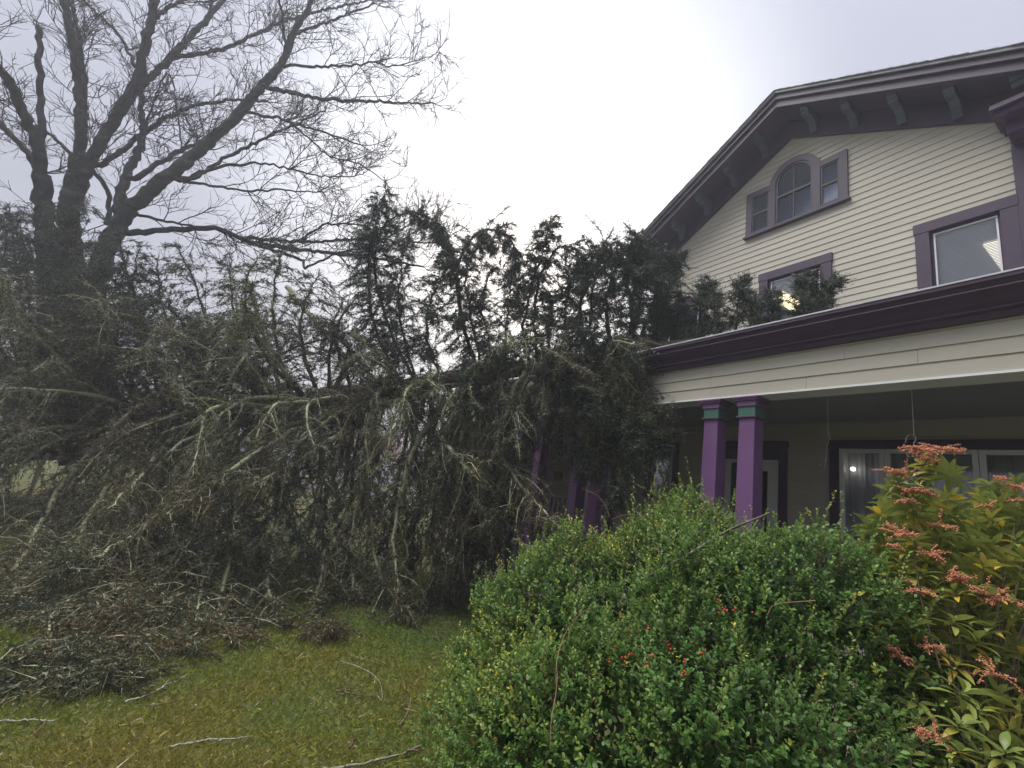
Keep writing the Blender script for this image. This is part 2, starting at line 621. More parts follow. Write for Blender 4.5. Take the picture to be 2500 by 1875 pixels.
def gable_span(z):
    half = (8.69 - (z - 0.05)) / SL
    a, b = max(WX0 + 0.02, AX - half), min(-1.0, AX + half)
    return [(a, b)] if b > a else []


sh = 0.03
holes = [(w[0] + sh, w[1] - sh, w[2] + sh, w[3] - sh) for w in upper]
holes += [(tri[0] + sh, tri[1] - sh, tri[2] + sh, tri[3] - sh), (-4.03, -3.17, 7.8, 8.0), (-3.95, -3.25, 8.0, 8.16)]
courses(gable_wall, 4.82, 8.74, 7.43, EXPO, M['cream'], gable_span, holes)


def slope_strip(mb, s, z0, h, y0, y1, w0=0.0, w1=3.32):
    """band running down the rake on side s (+1 right, -1 left), hanging h below the line z0"""
    p = [(AX + s * w0, z0 - SL * w0), (AX + s * w1, z0 - SL * w1), (AX + s * w1, z0 - SL * w1 - h), (AX + s * w0, z0 - SL * w0 - h)]
    if s > 0: p = p[::-1]
    return mb.prism_y(p, y0, y1)


roof = MB()
for s in (-1, 1):
    slope_strip(roof, s, 9.35, 0.035, 6.80, 13.3, 0.0 if s < 0 else 0.0005)
roof_o = hp(roof, 'roof', M['shingle'])
for s in (-1, 1):
    for nm, z0, h, y0, y1, mt in (('fascia', 9.313, 0.10, 6.83, 6.90, 'aubergine'), ('rake_moulding', 9.212, 0.035, 6.815, 6.90, 'aubergine'),
                                  ('lower_fascia', 9.176, 0.115, 6.86, 6.92, 'aubergine'), ('bed_moulding', 9.060, 0.035, 6.845, 6.92, 'aubergine'),
                                  ('soffit', 9.10, 0.04, 6.923, 7.40, 'aubergine'), ('frieze', 9.057, 0.367, 7.35, 7.412, 'aubergine')):
        mb = slope_strip(MB(), s, z0, h, y0, y1, 0.0005, 3.32)
        hp(mb, nm, M[mt], bevel=0.006 if 'mould' in nm else 0.0)
    hp(slope_strip(MB(), s, 9.352, 0.05, 6.788, 6.799, 0.0005, 3.32), 'drip_edge', M['drip'])
    # the shingle butts that show as small steps along the roof edge
    L = 3.36 * math.sqrt(1 + SL * SL)
    n = 26
    for i in range(n):
        w0 = 3.36 * i / n; w1 = 3.36 * (i + 1) / n + 0.02
        sm = MB()
        lift0, lift1 = 0.004 + 0.0, 0.017 + 0.006 * random.random()
        ov = 6.775 - 0.012 * random.random()
        p = [(AX + s * w0, 9.351 - SL * w0), (AX + s * w1, 9.351 - SL * w1), (AX + s * w1, 9.351 - SL * w1 + lift1), (AX + s * w0, 9.351 - SL * w0 + lift0)]
        if s < 0: p = p[::-1]
        sm.prism_y(p, ov, 7.1)
        sm.build('shingle', M['shingle'], roof_o)

# eave brackets under the rakes
for s in (-1, 1):
    for w in (0.42, 1.02, 1.62, 2.22, 2.82):
        zt = 9.058 - SL * w
        prof = [(6.93, zt + 0.02), (7.345, zt + 0.02), (7.345, zt - 0.30), (7.30, zt - 0.33), (7.27, zt - 0.27), (7.24, zt - 0.20), (7.12, zt - 0.15),
                (7.05, zt - 0.17), (6.985, zt - 0.16), (6.965, zt - 0.10), (6.93, zt - 0.09)]
        mb = MB().prism_x(prof[::-1], AX + s * w - 0.055, AX + s * w + 0.055)
        hp(mb, 'bracket', M['bracket'])

# cornice returns at the foot of the gable and corner boards
for x0, x1, cx0, cx1 in ((-7.05, -6.22, WX0 - 0.03, WX0 + 0.2), (-1.07, -0.2, -1.0, WX1 + 0.02)):
    r = MB().box(x0, x1, 6.86, 7.40, 7.02, 7.10).box(x0 + 0.03, x1 - 0.03, 6.92, 7.40, 6.95, 7.018).box(x0 + 0.09, x1 - 0.09, 7.1, 7.40, 6.78, 6.948)
    r.prism_x([(6.84, 7.102), (7.40, 7.102), (7.40, 7.30)], x0 - 0.02, x1 + 0.02)
    hp(r, 'cornice_return', M['aubergine_dk'], bevel=0.008)
    hp(MB().box(cx0, cx1, 7.385, 7.43, 4.7, 6.775), 'corner_board', M['aubergine'])


def casing(mb, x0, x1, z0, z1, w, y0, y1, wb=None):
    wb = w if wb is None else wb
    mb.box(x0, x0 + w, y0, y1, z0 + wb, z1 - w)
    mb.box(x1 - w, x1, y0, y1, z0 + wb, z1 - w)
    mb.box(x0 - 0.012, x1 + 0.012, y0 - 0.006, y1, z1 - w, z1)
    if wb > 0:
        mb.box(x0 - 0.02, x1 + 0.02, y0 - 0.03, y1, z0, z0 + wb)
    return mb


def upper_window(w, tw=0.155, blind_to=None):
    x0, x1, z0, z1 = w
    c = casing(MB(), x0, x1, z0, z1, tw, 7.385, 7.43, 0.06)
    c.box(x0 + tw - 0.03, x0 + tw, 7.43, 7.5, z0 + 0.06, z1 - tw + 0.03).box(x1 - tw, x1 - tw + 0.03, 7.43, 7.5, z0 + 0.06, z1 - tw + 0.03)
    c.box(x0 + tw, x1 - tw, 7.43, 7.5, z1 - tw, z1 - tw + 0.03)
    o = hp(c, 'window', M['aubergine'], bevel=0.004)
    a, b, d, e = x0 + tw, x1 - tw, z0 + 0.06, z1 - tw
    s = MB().box(a, a + 0.03, 7.445, 7.475, d, e).box(b - 0.03, b, 7.445, 7.475, d, e).box(a + 0.03, b - 0.03, 7.445, 7.475, e - 0.03, e)
    s.box(a + 0.03, b - 0.03, 7.445, 7.475, d, d + 0.04)
    s.build('dark_sash', M['aubergine_dk'], o)
    a += 0.03; b -= 0.03; e -= 0.03; d += 0.04
    s = MB().box(a, a + 0.018, 7.44, 7.47, d, e).box(b - 0.018, b, 7.44, 7.47, d, e).box(a + 0.018, b - 0.018, 7.44, 7.47, e - 0.018, e)
    s.build('sash', M['white'], o)
    MB().box(a + 0.018, b - 0.018, 7.456, 7.46, d, e - 0.018).build('pane', M['glass'], o)
    # venetian blind of thin tilted slats behind the glass
    z = e - 0.03
    bl = MB().box(a, b, 7.50, 7.53, e - 0.03, e)
    lim = d if blind_to is None else blind_to
    ang = math.radians(66)
    while z > lim:
        dy, dz = 0.0125 * math.cos(ang), 0.0125 * math.sin(ang)
        bl.add([(a, 7.515 - dy, z - dz), (b, 7.515 - dy, z - dz), (b, 7.515 + dy, z + dz), (a, 7.515 + dy, z + dz)], [(0, 1, 2, 3)])
        z -= 0.0215
    bo = bl.build('blind', M['blind'], o)
    return o


upper_window(win_left)
upper_window(win_mid, blind_to=5.62)
upper_window(win_right)

# the room behind the upper windows, with its ceiling lamps
rm = MB().add([(WX0 + 0.12, 7.56, 4.7), (WX1 - 0.12, 7.56, 4.7), (WX1 - 0.12, 12.5, 4.7), (WX0 + 0.12, 12.5, 4.7),
               (WX0 + 0.12, 7.56, 6.5), (WX1 - 0.12, 7.56, 6.5), (WX1 - 0.12, 12.5, 6.5), (WX0 + 0.12, 12.5, 6.5)],
              [(0, 1, 2, 3), (7, 6, 5, 4), (1, 5, 6, 2), (2, 6, 7, 3), (3, 7, 4, 0)])
hp(rm, 'upper_room', M['room'])
for (px, py, sx, sy, mt) in ((1005, 258, 0.12, 0.62, 'troffer'), (788, 302, 0.15, 0.5, 'lamp')):
    p = at_z(px, py, 6.46)
    hp(MB().box(p[0] - sx, p[0] + sx, p[1] - sy, p[1] + sy, 6.455, 6.49), 'ceiling_lamp', M[mt])


# the attic window: arched light between two square ones
def arch_pts(cx, zc, r, n=18, a0=0, a1=math.pi):
    return [(cx + r * math.cos(a0 + (a1 - a0) * i / n), zc + r * math.sin(a0 + (a1 - a0) * i / n)) for i in range(n + 1)]


acx, azc = -3.60, 7.815
ro, ri = 0.43, 0.315
tw_ = MB()
y0, y1 = 7.375, 7.432
# arched ring as short butted voussoirs of the same board
pa, pb = arch_pts(acx, azc, ro, 22), arch_pts(acx, azc, ri, 22)
for i in range(22):
    tw_.prism_y([pb[i], pa[i], pa[i + 1], pb[i + 1]], y0, y1)
tw_.box(acx - ro, acx - ri, y0, y1, tri[2] + 0.045, azc).box(acx + ri, acx + ro, y0, y1, tri[2] + 0.045, azc)
for a, b in ((tri[0], acx - ro), (acx + ro, tri[1])):
    tw_.box(a, b, y0 + 0.002, y1, tri[3] - 0.115, tri[3])
    tw_.box(a, b, y0 + 0.002, y1, tri[2] + 0.045, tri[2] + 0.085)
tw_.box(tri[0], tri[0] + 0.115, y0 + 0.002, y1, tri[2] + 0.085, tri[3] - 0.115)
tw_.box(tri[1] - 0.115, tri[1], y0 + 0.002, y1, tri[2] + 0.085, tri[3] - 0.115)
attic = hp(tw_, 'attic_window', M['aubergine'])
attic['label'] = 'arched window between two square lights'
MB().box(tri[0] - 0.03, tri[1] + 0.03, 7.345, 7.432, tri[2], tri[2] + 0.044).build('sill', M['aubergine'], attic, 0.006)
bk = MB().box(tri[0] + 0.1, acx - ri - 0.02, 7.425, 7.429, tri[2] + 0.05, tri[3] - 0.1).box(acx + ri + 0.02, tri[1] - 0.1, 7.425, 7.429, tri[2] + 0.05, tri[3] - 0.1)
bk.prism_y([(acx - ri, tri[2] + 0.05), (acx + ri, tri[2] + 0.05)] + arch_pts(acx, azc, ri), 7.425, 7.429)
bk.build('curtain', M['attic_backing'], attic)  # added backing sheet; its grey stands in for sky reflected in the glass
for a, b in ((tri[0] + 0.115, acx - ro), (acx + ro, tri[1] - 0.115)):
    s = MB()
    z0, z1 = tri[2] + 0.085, tri[3] - 0.115
    for q in ((a, a + 0.03, z0, z1), (b - 0.03, b, z0, z1), (a + 0.03, b - 0.03, z0, z0 + 0.03), (a + 0.03, b - 0.03, z1 - 0.03, z1), (a + 0.03, b - 0.03, (z0 + z1) / 2 - 0.02, (z0 + z1) / 2 + 0.02)):
        s.box(q[0], q[1], 7.39, 7.42, q[2], q[3])
    s.build('sash', M['sash_dk'], attic)
    MB().box(a + 0.03, b - 0.03, 7.404, 7.408, z0 + 0.03, z1 - 0.03).build('pane', M['glass'], attic)
s = MB()
zb = tri[2] + 0.045
pa, pb = arch_pts(acx, azc, ri, 20), arch_pts(acx, azc, ri - 0.04, 20)
for i in range(20):
    s.prism_y([pb[i], pa[i], pa[i + 1], pb[i + 1]], 7.39, 7.42)
s.box(acx - ri, acx - ri + 0.04, 7.39, 7.42, zb, azc).box(acx + ri - 0.04, acx + ri, 7.39, 7.42, zb, azc)
s.box(acx - ri + 0.04, acx + ri - 0.04, 7.386, 7.42, 7.52, 7.565).box(acx - ri + 0.04, acx + ri - 0.04, 7.39, 7.42, zb, zb + 0.04)
s.box(acx - 0.009, acx + 0.009, 7.392, 7.418, zb + 0.04, 7.52).box(acx - 0.009, acx + 0.009, 7.392, 7.418, 7.565, azc + ri - 0.04)
s.build('arched_sash', M['sash_dk'], attic)
MB().prism_y([(acx - ri + 0.04, zb + 0.04), (acx + ri - 0.04, zb + 0.04)] + arch_pts(acx, azc, ri - 0.04), 7.404, 7.408).build('pane', M['glass'], attic)

# ------------------------------------------------------------------ porch
PX0, PX1 = -10.4, 2.6  # left end drawn further out to shade the wall under the porch
ZB, ZG0, ZG1, ZC, ZF = 3.018, 3.45, 3.705, 3.29, 0.80
pr = MB()
pr.prism_x([(4.50, 3.645), (7.42, 4.72), (7.42, 4.765), (4.50, 3.69)], PX0, PX1)
hp(pr, 'porch_roof', M['shingle'])
# built-up gutter: ogee profile carried along the eave
prof = [(4.44, ZG1), (4.44, ZG1 - 0.028), (4.462, ZG1 - 0.04), (4.475, ZG1 - 0.065), (4.47, ZG1 - 0.08), (4.485, ZG1 - 0.092), (4.515, ZG1 - 0.13),
        (4.565, ZG1 - 0.16), (4.585, ZG1 - 0.185), (4.582, ZG1 - 0.203), (4.625, ZG1 - 0.213), (4.640, ZG0), (4.76, ZG0), (4.76, ZG1 - 0.02), (4.60, ZG1 - 0.02), (4.47, ZG1 - 0.05), (4.465, ZG1)]
gut = MB()
n = len(prof)
gv = [(PX0, y, z) for y, z in prof] + [(PX1, y, z) for y, z in prof]
gut.add(gv, [(i, i + n, (i + 1) % n + n, (i + 1) % n) for i in range(n)])
gut_o = hp(gut, 'gutter', M['aubergine_dk'])
MB().box(PX0, PX1, 4.432, 4.472, ZG1 + 0.002, ZG1 + 0.016).build('drip_edge', M['metal'], gut_o)
beam = MB().box(PX0 + 0.1, PX1, 4.70, 4.92, ZB + 0.02, ZG0 + 0.05)
beam_o = hp(beam, 'porch_beam', M['cream'])
courses(beam_o, ZB + 0.022, ZG0, 4.70, 0.1305, M['cream'], lambda z: [(PX0 + 0.1, -6.1), (-6.0975, -3.2), (-3.1975, 0.3), (0.3025, PX1)], [])
MB().box(PX0 + 0.1, PX1, 4.672, 4.935, ZB, ZB + 0.019).build('soffit_board', M['white'], beam_o)
# ceiling of narrow boards
pc = MB()
x = 4.925
cm = hp(MB().box(PX0 + 0.1, PX1, 4.922, 7.40, ZC + 0.022, ZC + 0.04), 'porch_ceiling', M['ceiling'])
while x < 7.38:
    MB().box(PX0 + 0.1, PX1, x, min(x + 0.137, 7.395), ZC, ZC + 0.02).build('ceiling_board', M['ceiling'], cm, 0.003)
    x += 0.14
hp(MB().box(PX0 + 0.1, PX1, 4.62, 7.40, ZF - 0.06, ZF), 'porch_floor', M['floorw'])
# skirt below the floor: panels between posts
sk = hp(MB().box(PX0 + 0.15, PX1, 4.72, 4.74, 0.0, ZF - 0.06), 'porch_skirt', M['cream'])
courses(sk, 0.06, ZF - 0.13, 4.72, 0.1135, M['cream'], lambda z: [(PX0 + 0.15, -5.6), (-5.3, -3.0), (-2.7, PX1)], [])
for x in (-8.8, -6.95, -5.6, -3.1, 0.2):
    MB().box(x, x + 0.28, 4.64, 4.718, 0, ZF - 0.062).build('skirt_post', M['aubergine_dk'], sk)


def column(xc, w=0.2):
    h = w / 2; yc = 4.80
    sh_ = MB()
    t = 0.012
    sh_.add([(xc - h, yc - h, ZF), (xc + h, yc - h, ZF), (xc + h, yc + h, ZF), (xc - h, yc + h, ZF),
             (xc - h + t, yc - h + t, ZB - 0.235), (xc + h - t, yc - h + t, ZB - 0.235), (xc + h - t, yc + h - t, ZB - 0.235), (xc - h + t, yc + h - t, ZB - 0.235)],
            [(0, 3, 2, 1), (4, 5, 6, 7), (0, 1, 5, 4), (1, 2, 6, 5), (2, 3, 7, 6), (3, 0, 4, 7)])
    c = hp(sh_, 'column', M['purple'], bevel=0.006)
    q = lambda e, z0, z1: MB().box(xc - h - e, xc + h + e, yc - h - e, yc + h + e, z0, z1)
    q(0.012, ZB - 0.235, ZB - 0.212).build('astragal', M['aubergine'], c, 0.004)
    q(-0.006, ZB - 0.212, ZB - 0.105).build('neck_band', M['teal'], c)
    k = q(0.008, ZB - 0.105, ZB - 0.045).box(xc - h - 0.03, xc + h + 0.03, yc - h - 0.03, yc + h + 0.03, ZB - 0.045, ZB - 0.022)
    k.box(xc - h - 0.045, xc + h + 0.045, yc - h - 0.045, yc + h + 0.045, ZB - 0.0218, ZB - 0.001)
    k.build('capital', M['purple'], c, 0.004)
    b = q(0.03, ZF + 0.001, ZF + 0.12)
    b.build('plinth', M['purple'], c, 0.006)
    return c


for xc in (-10.1, -8.65, -7.2, -6.55, -5.50, -5.04, -3.19, -2.76, 0.0, 0.43):
    column(xc)

# railing at the far end of the porch
for a, b in ((-8.5, -7.33), (-7.07, -6.68), (-6.42, -5.63)):
    r = hp(MB().box(a, b, 4.77, 4.83, ZF + 0.82, ZF + 0.87), 'railing', M['aubergine_dk'])
    MB().box(a, b, 4.78, 4.82, ZF + 0.1, ZF + 0.14).build('bottom_rail', M['aubergine_dk'], r)
    x = a + 0.06
    while x < b - 0.03:
        MB().box(x, x + 0.035, 4.783, 4.817, ZF + 0.141, ZF + 0.819).build('baluster', M['aubergine_dk'], r)
        x += 0.115

# lower wall with its openings
low_holes = [(-4.83, -3.66, ZF, 3.015), (-3.08, -0.55, 1.55, 3.03), (-6.42, -5.66, 1.9, 3.0), (0.2, 1.3, 1.6, 3.0), (-8.35, -7.25, ZF, 2.95)]
LWX = -10.4
lw = MB()
edges = sorted({LWX, 2.6, *[v for h in low_holes for v in h[:2]]})
for i in range(len(edges) - 1):
    a, b = edges[i], edges[i + 1]
    hh = [h for h in low_holes if h[0] <= a + 1e-6 and h[1] >= b - 1e-6]
    if not hh:
        lw.box(a, b, 7.43, 7.55, 0.1, 4.74)
    else:
        if hh[0][2] > ZF: lw.box(a, b, 7.43, 7.55, 0.1, hh[0][2] + 0.05)
        lw.box(a, b, 7.43, 7.55, hh[0][3] - 0.05, 4.74)
low_wall = hp(lw, 'porch_wall', M['cream'])
courses(low_wall, ZF + 0.01, ZC - 0.02, 7.43, EXPO, M['cream'], lambda z: [(LWX, 2.6)], [(h[0] + 0.03, h[1] - 0.03, h[2] - 0.1, h[3] - 0.02) for h in low_holes])
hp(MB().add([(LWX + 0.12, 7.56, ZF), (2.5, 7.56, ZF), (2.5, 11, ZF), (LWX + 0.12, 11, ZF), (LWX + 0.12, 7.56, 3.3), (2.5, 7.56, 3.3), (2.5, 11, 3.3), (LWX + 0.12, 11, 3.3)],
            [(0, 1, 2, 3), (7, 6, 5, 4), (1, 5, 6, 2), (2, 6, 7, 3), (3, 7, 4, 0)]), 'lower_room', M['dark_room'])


def curtain(x0, x1, z0, z1, y, parent, mat='curtain'):
    n = max(8, int((x1 - x0) / 0.03))
    v = []; f = []
    for i in range(n + 1):
        xx = x0 + (x1 - x0) * i / n
        yy = y + 0.015 * math.sin(i * 1.3) + 0.01 * math.sin(i * 2.9)
        v += [(xx, yy, z0), (xx, yy, z1)]
    for i in range(n):
        f.append((2 * i, 2 * i + 2, 2 * i + 3, 2 * i + 1))
    return MB().add(v, f).build('curtain', M[mat], parent)


def low_window(x0, x1, z0, z1, mulls, cur=True):
    tw = 0.12
    o = hp(casing(MB(), x0, x1, z0, z1, tw, 7.385, 7.43, 0.07), 'window', M['aubergine_dk'], bevel=0.004)
    a, b, d, e = x0 + tw, x1 - tw, z0 + 0.07, z1 - tw
    edges = [a] + mulls + [b]
    for i in range(len(edges) - 1):
        p, q = edges[i] + 0.003, edges[i + 1] - 0.003
        s = MB()
        for r in ((p, p + 0.055, d, e), (q - 0.055, q, d, e), (p + 0.055, q - 0.055, e - 0.055, e), (p + 0.055, q - 0.055, d, d + 0.06)):
            s.box(r[0], r[1], 7.40, 7.46, r[2], r[3])
        s.build('sash', M['white'], o, 0.003)
        MB().box(p + 0.055, q - 0.055, 7.43, 7.434, d + 0.06, e - 0.055).build('pane', M['glass_low'], o)
        if cur:
            curtain(p, q, d, e, 7.60, o)
    return o


low_window(-3.08, -0.55, 1.55, 3.03, [-2.43, -1.53])
low_window(-6.42, -5.66, 1.9, 3.0, [])
low_window(0.2, 1.3, 1.6, 3.0, [])
p = at_y(853, 469, 7.52)
hp(MB().lathe([(0.0, -0.03), (0.024, -0.02), (0.033, 0.0), (0.024, 0.02), (0.0, 0.03)], p, 10), 'wall_lamp', emit('bulb', (1, 0.97, 0.88), 1.5), smooth=True)

# front door: plum casing, white frame, glazed white leaf, dark side light
dr = MB().box(-4.83, -4.70, 7.385, 7.43, ZF, 2.90).box(-3.79, -3.66, 7.385, 7.43, ZF, 2.90).box(-4.845, -3.645, 7.379, 7.43, 2.90, 3.02)
dr.box(-4.70, -3.79, 7.40, 7.44, 2.72, 2.897)
door_f = hp(dr, 'door_frame', M['aubergine_dk'], bevel=0.004)
df = MB().box(-4.698, -4.60, 7.41, 7.47, ZF, 2.718).box(-3.86, -3.792, 7.41, 7.47, ZF, 2.718).box(-4.598, -3.862, 7.41, 7.47, 2.66, 2.718)
df.build('white_jamb', M['white'], door_f)
dl = MB().box(-4.40, -4.29, 7.42, 7.47, ZF + 0.02, 2.655).box(-3.97, -3.865, 7.42, 7.47, ZF + 0.02, 2.655).box(-4.29, -3.97, 7.42, 7.47, 2.54, 2.655).box(-4.29, -3.97, 7.42, 7.47, ZF + 0.02, 1.5)
dl_o = dl.build('door', M['white'], door_f)
MB().box(-4.597, -4.41, 7.44, 7.46, ZF, 2.655).build('side_panel', M['sash_dk'], door_f)
MB().box(-4.29, -3.97, 7.44, 7.445, 1.5, 2.54).build('door_pane', M['glass_low'], door_f)
MB().box(-4.36, -4.335, 7.36, 7.42, 1.75, 1.79).lathe([(0.0, -0.02), (0.025, -0.01), (0.025, 0.01), (0, 0.02)], (-4.347, 7.35, 1.77), 8).build('handle', M['sash_dk'], door_f)
hp(MB().box(-10.38, -10.28, 5.0, 7.40, 0.1, ZC - 0.002), 'porch_light_block', M['cream'])  # unseen wall added to keep side light out of the porch
# second door further along the porch
d2 = MB().box(-8.35, -8.22, 7.385, 7.43, ZF, 2.83).box(-7.38, -7.25, 7.385, 7.43, ZF, 2.83).box(-8.365, -7.235, 7.379, 7.43, 2.83, 2.96)
d2o = hp(d2, 'door_frame', M['aubergine_dk'], bevel=0.004)
d2l = MB().box(-8.22, -8.05, 7.42, 7.47, ZF + 0.02, 2.83).box(-7.55, -7.38, 7.42, 7.47, ZF + 0.02, 2.83).box(-8.05, -7.55, 7.42, 7.47, 2.66, 2.83).box(-8.05, -7.55, 7.42, 7.47, ZF + 0.02, 1.1)
d2l.build('screen_door', M['white'], d2o)
MB().box(-8.05, -7.55, 7.44, 7.446, 1.1, 2.66).build('door_pane', M['glass_low'], d2o)
MB().box(-7.50, -7.47, 7.36, 7.42, 1.72, 1.86).build('handle', M['sash_dk'], d2o)
# the lower storey runs on past the gable to the left, under its own roof
hp(MB().box(LWX, LWX + 0.12, 7.55, 13, 0.1, 3.9).box(LWX, WX0, 13, 13.12, 0.1, 3.9), 'annex_wall', M['cream'])
hp(MB().prism_x([(7.43, 5.10), (13.3, 3.9), (13.3, 4.0), (7.43, 5.16)], LWX - 0.15, WX0), 'annex_roof', M['shingle'])

# wing to the right, outside most of the frame
wg = MB().box(WX1, 3.2, 8.6, 8.72, 3.3, 7.2)
hp(wg, 'wing_wall', M['cream'])
hp(MB().prism_x([(8.2, 7.2), (11.5, 9.0), (11.5, 9.1), (8.2, 7.3)], WX1 - 0.1, 3.6), 'wing_roof', M['shingle'])
# downspout at the corner of the porch
hp(MB().tube([V(-6.92, 4.56, 3.5), V(-6.92, 4.60, 3.3), V(-6.92, 4.62, 3.0), V(-6.92, 4.62, 0.1)], 0.045, 8), 'downspout', M['aubergine_dk'])

# hanging things under the porch
bz = at_y(558, 476, 5.2)
hb = empty('hanging_pot', tuple(bz), 'terracotta flower pot hanging under the porch left of the purple columns', 'flower pot')
MB().lathe([(0.0, -0.09), (0.07, -0.09), (0.095, 0.05), (0.11, 0.05), (0.11, 0.08), (0.085, 0.08), (0.06, 0.0), (0.0, 0.0)], (0, 0, 0), 12).build('pot', M['terracotta'], hb, smooth=True)
hgr = MB()
for k in range(3):
    a = k * 2.1
    hgr.tube([V(0.1 * math.cos(a), 0.1 * math.sin(a), 0.07), V(0.0, 0.0, 0.45), V(0, 0, ZC - bz[2])], 0.004, 4)
hgr.build('hanger', M['sash_dk'], hb)


def hook(name, px, py0, py1, y, label, lean):
    top = at_y(px, py0, y); bot = at_y(px + lean, py1, y)
    o = empty(name, (top[0], top[1], ZC), label, 'plant hook', 'plant hooks under the porch ceiling')
    t = top - V(top[0], top[1], ZC); b = bot - V(top[0], top[1], ZC)
    MB().lathe([(0, -0.03), (0.012, -0.02), (0.02, 0)], (0, 0, 0), 8).build('ceiling_screw', M['white'], o)
    MB().tube([V(0, 0, -0.02), t * 0.5, t], 0.0025, 4).build('cord', M['metal'], o)
    pts = [t + V(-0.06, 0, -0.05), t + V(-0.05, 0, 0), t + V(-0.015, 0, 0.02), t + V(0.015, 0, -0.01), t * 0.6 + b * 0.4, b, b + V(-0.03, 0, -0.02), b + V(-0.045, 0, 0.02)]
    MB().tube(resample(pts, 24), 0.0048, 6).build('hook', M['drip'], o, smooth=True)


hook('plant_hook', 828, 436, 466, 5.3, 'long white wire hook hanging beside the wide porch window', -3)
hook('plant_hook', 914, 437, 455, 5.0, 'short wire hook hanging just above the coral flowers', -1)
# ================================================================== FALLEN SPRUCE
G0 = V(-4.62, 4.62, 3.83)                       # where the trunk lies across the gutter
BDIR = nrm(V(-0.70, -0.675, -0.245))            # towards the torn-up base
TDIR = nrm(V(1.9, 1.85, 0.68))                  # along the porch roof to the tip
BH = nrm(V(BDIR[0], BDIR[1], 0))
NSIDE = V(-BH[1], BH[0], 0)                     # horizontal, square to the trunk
if np.dot(NSIDE, EYE - (G0 + BDIR * 7)) < 0:
    NSIDE = -NSIDE
USIDE = np.cross(NSIDE, BDIR)
if USIDE[2] < 0:
    USIDE = -USIDE


def axis(s):
    return G0 + BDIR * s if s >= 0 else G0 - TDIR * s * 1.0


spruce = empty('fallen_spruce', tuple(axis(13.6)), 'big lichen-covered spruce blown over with its top lying on the porch roof', 'tree')
SPI = tuple(-np.array(spruce.location))


def trunk_r(s):
    return max(0.018, 0.10 + 0.0155 * s) if s >= 0 else max(0.012, 0.10 + 0.034 * s)


ss = np.concatenate([np.linspace(-2.7, 0, 12), np.linspace(0.4, 14.2, 40)])
tp = np.array([axis(s) for s in ss]) + rng.normal(0, 0.012, (len(ss), 3))
tv, tf = tubes(tp[None], np.array([[trunk_r(s) for s in ss]]), 14)
tm = np_mesh('trunk', [(tv, tf, 0, np.clip(0.22 + 0.1 * rng.normal(size=len(tv)), 0, 1))])
trunk = link('trunk', tm, WOOD, spruce, SPI, True)


def needles(O, D, L, var, nn=8, nl=0.036, nw=0.012):
    """bottle-brush shoots: nn needle blades on each shoot"""
    m = len(O)
    D, U, W = frames(D)
    t = (np.arange(nn) + rng.uniform(0, 1, (m, nn))) / nn
    ph = np.arange(nn) * 2.4 + rng.uniform(0, 6.28, (m, 1))
    R = U[:, None] * np.cos(ph)[..., None] + W[:, None] * np.sin(ph)[..., None]
    base = O[:, None] + D[:, None] * (L[:, None] * t)[..., None]
    nd = nrm(D[:, None] * 0.75 + R * 0.75)
    ln = nl * rng.uniform(0.75, 1.2, (m, nn, 1))
    tip = base + nd * ln
    wd = np.cross(np.broadcast_to(D[:, None], R.shape), R) * nw * 0.5
    v = np.stack([base - wd, base + wd, tip], 2).reshape(-1, 3)
    f = np.arange(m * nn * 3).reshape(-1, 3)
    va = np.repeat(np.clip(var + rng.normal(0, 0.06, m), 0, 1), nn * 3)
    return v, f, va


def stems(O, D, L, r):
    """thin three-sided cones for shoot stems"""
    D, U, W = frames(D)
    a = [0, 2.094, 4.189]
    b = np.stack([O + (U * math.cos(q) + W * math.sin(q)) * r for q in a], 1)
    v = np.concatenate([b, (O + D * L[:, None])[:, None]], 1).reshape(-1, 3)
    i = np.arange(len(O))[:, None] * 4
    f = np.concatenate([i + np.array([[0, 1, 3]]), i + np.array([[1, 2, 3]])])
    return v, f


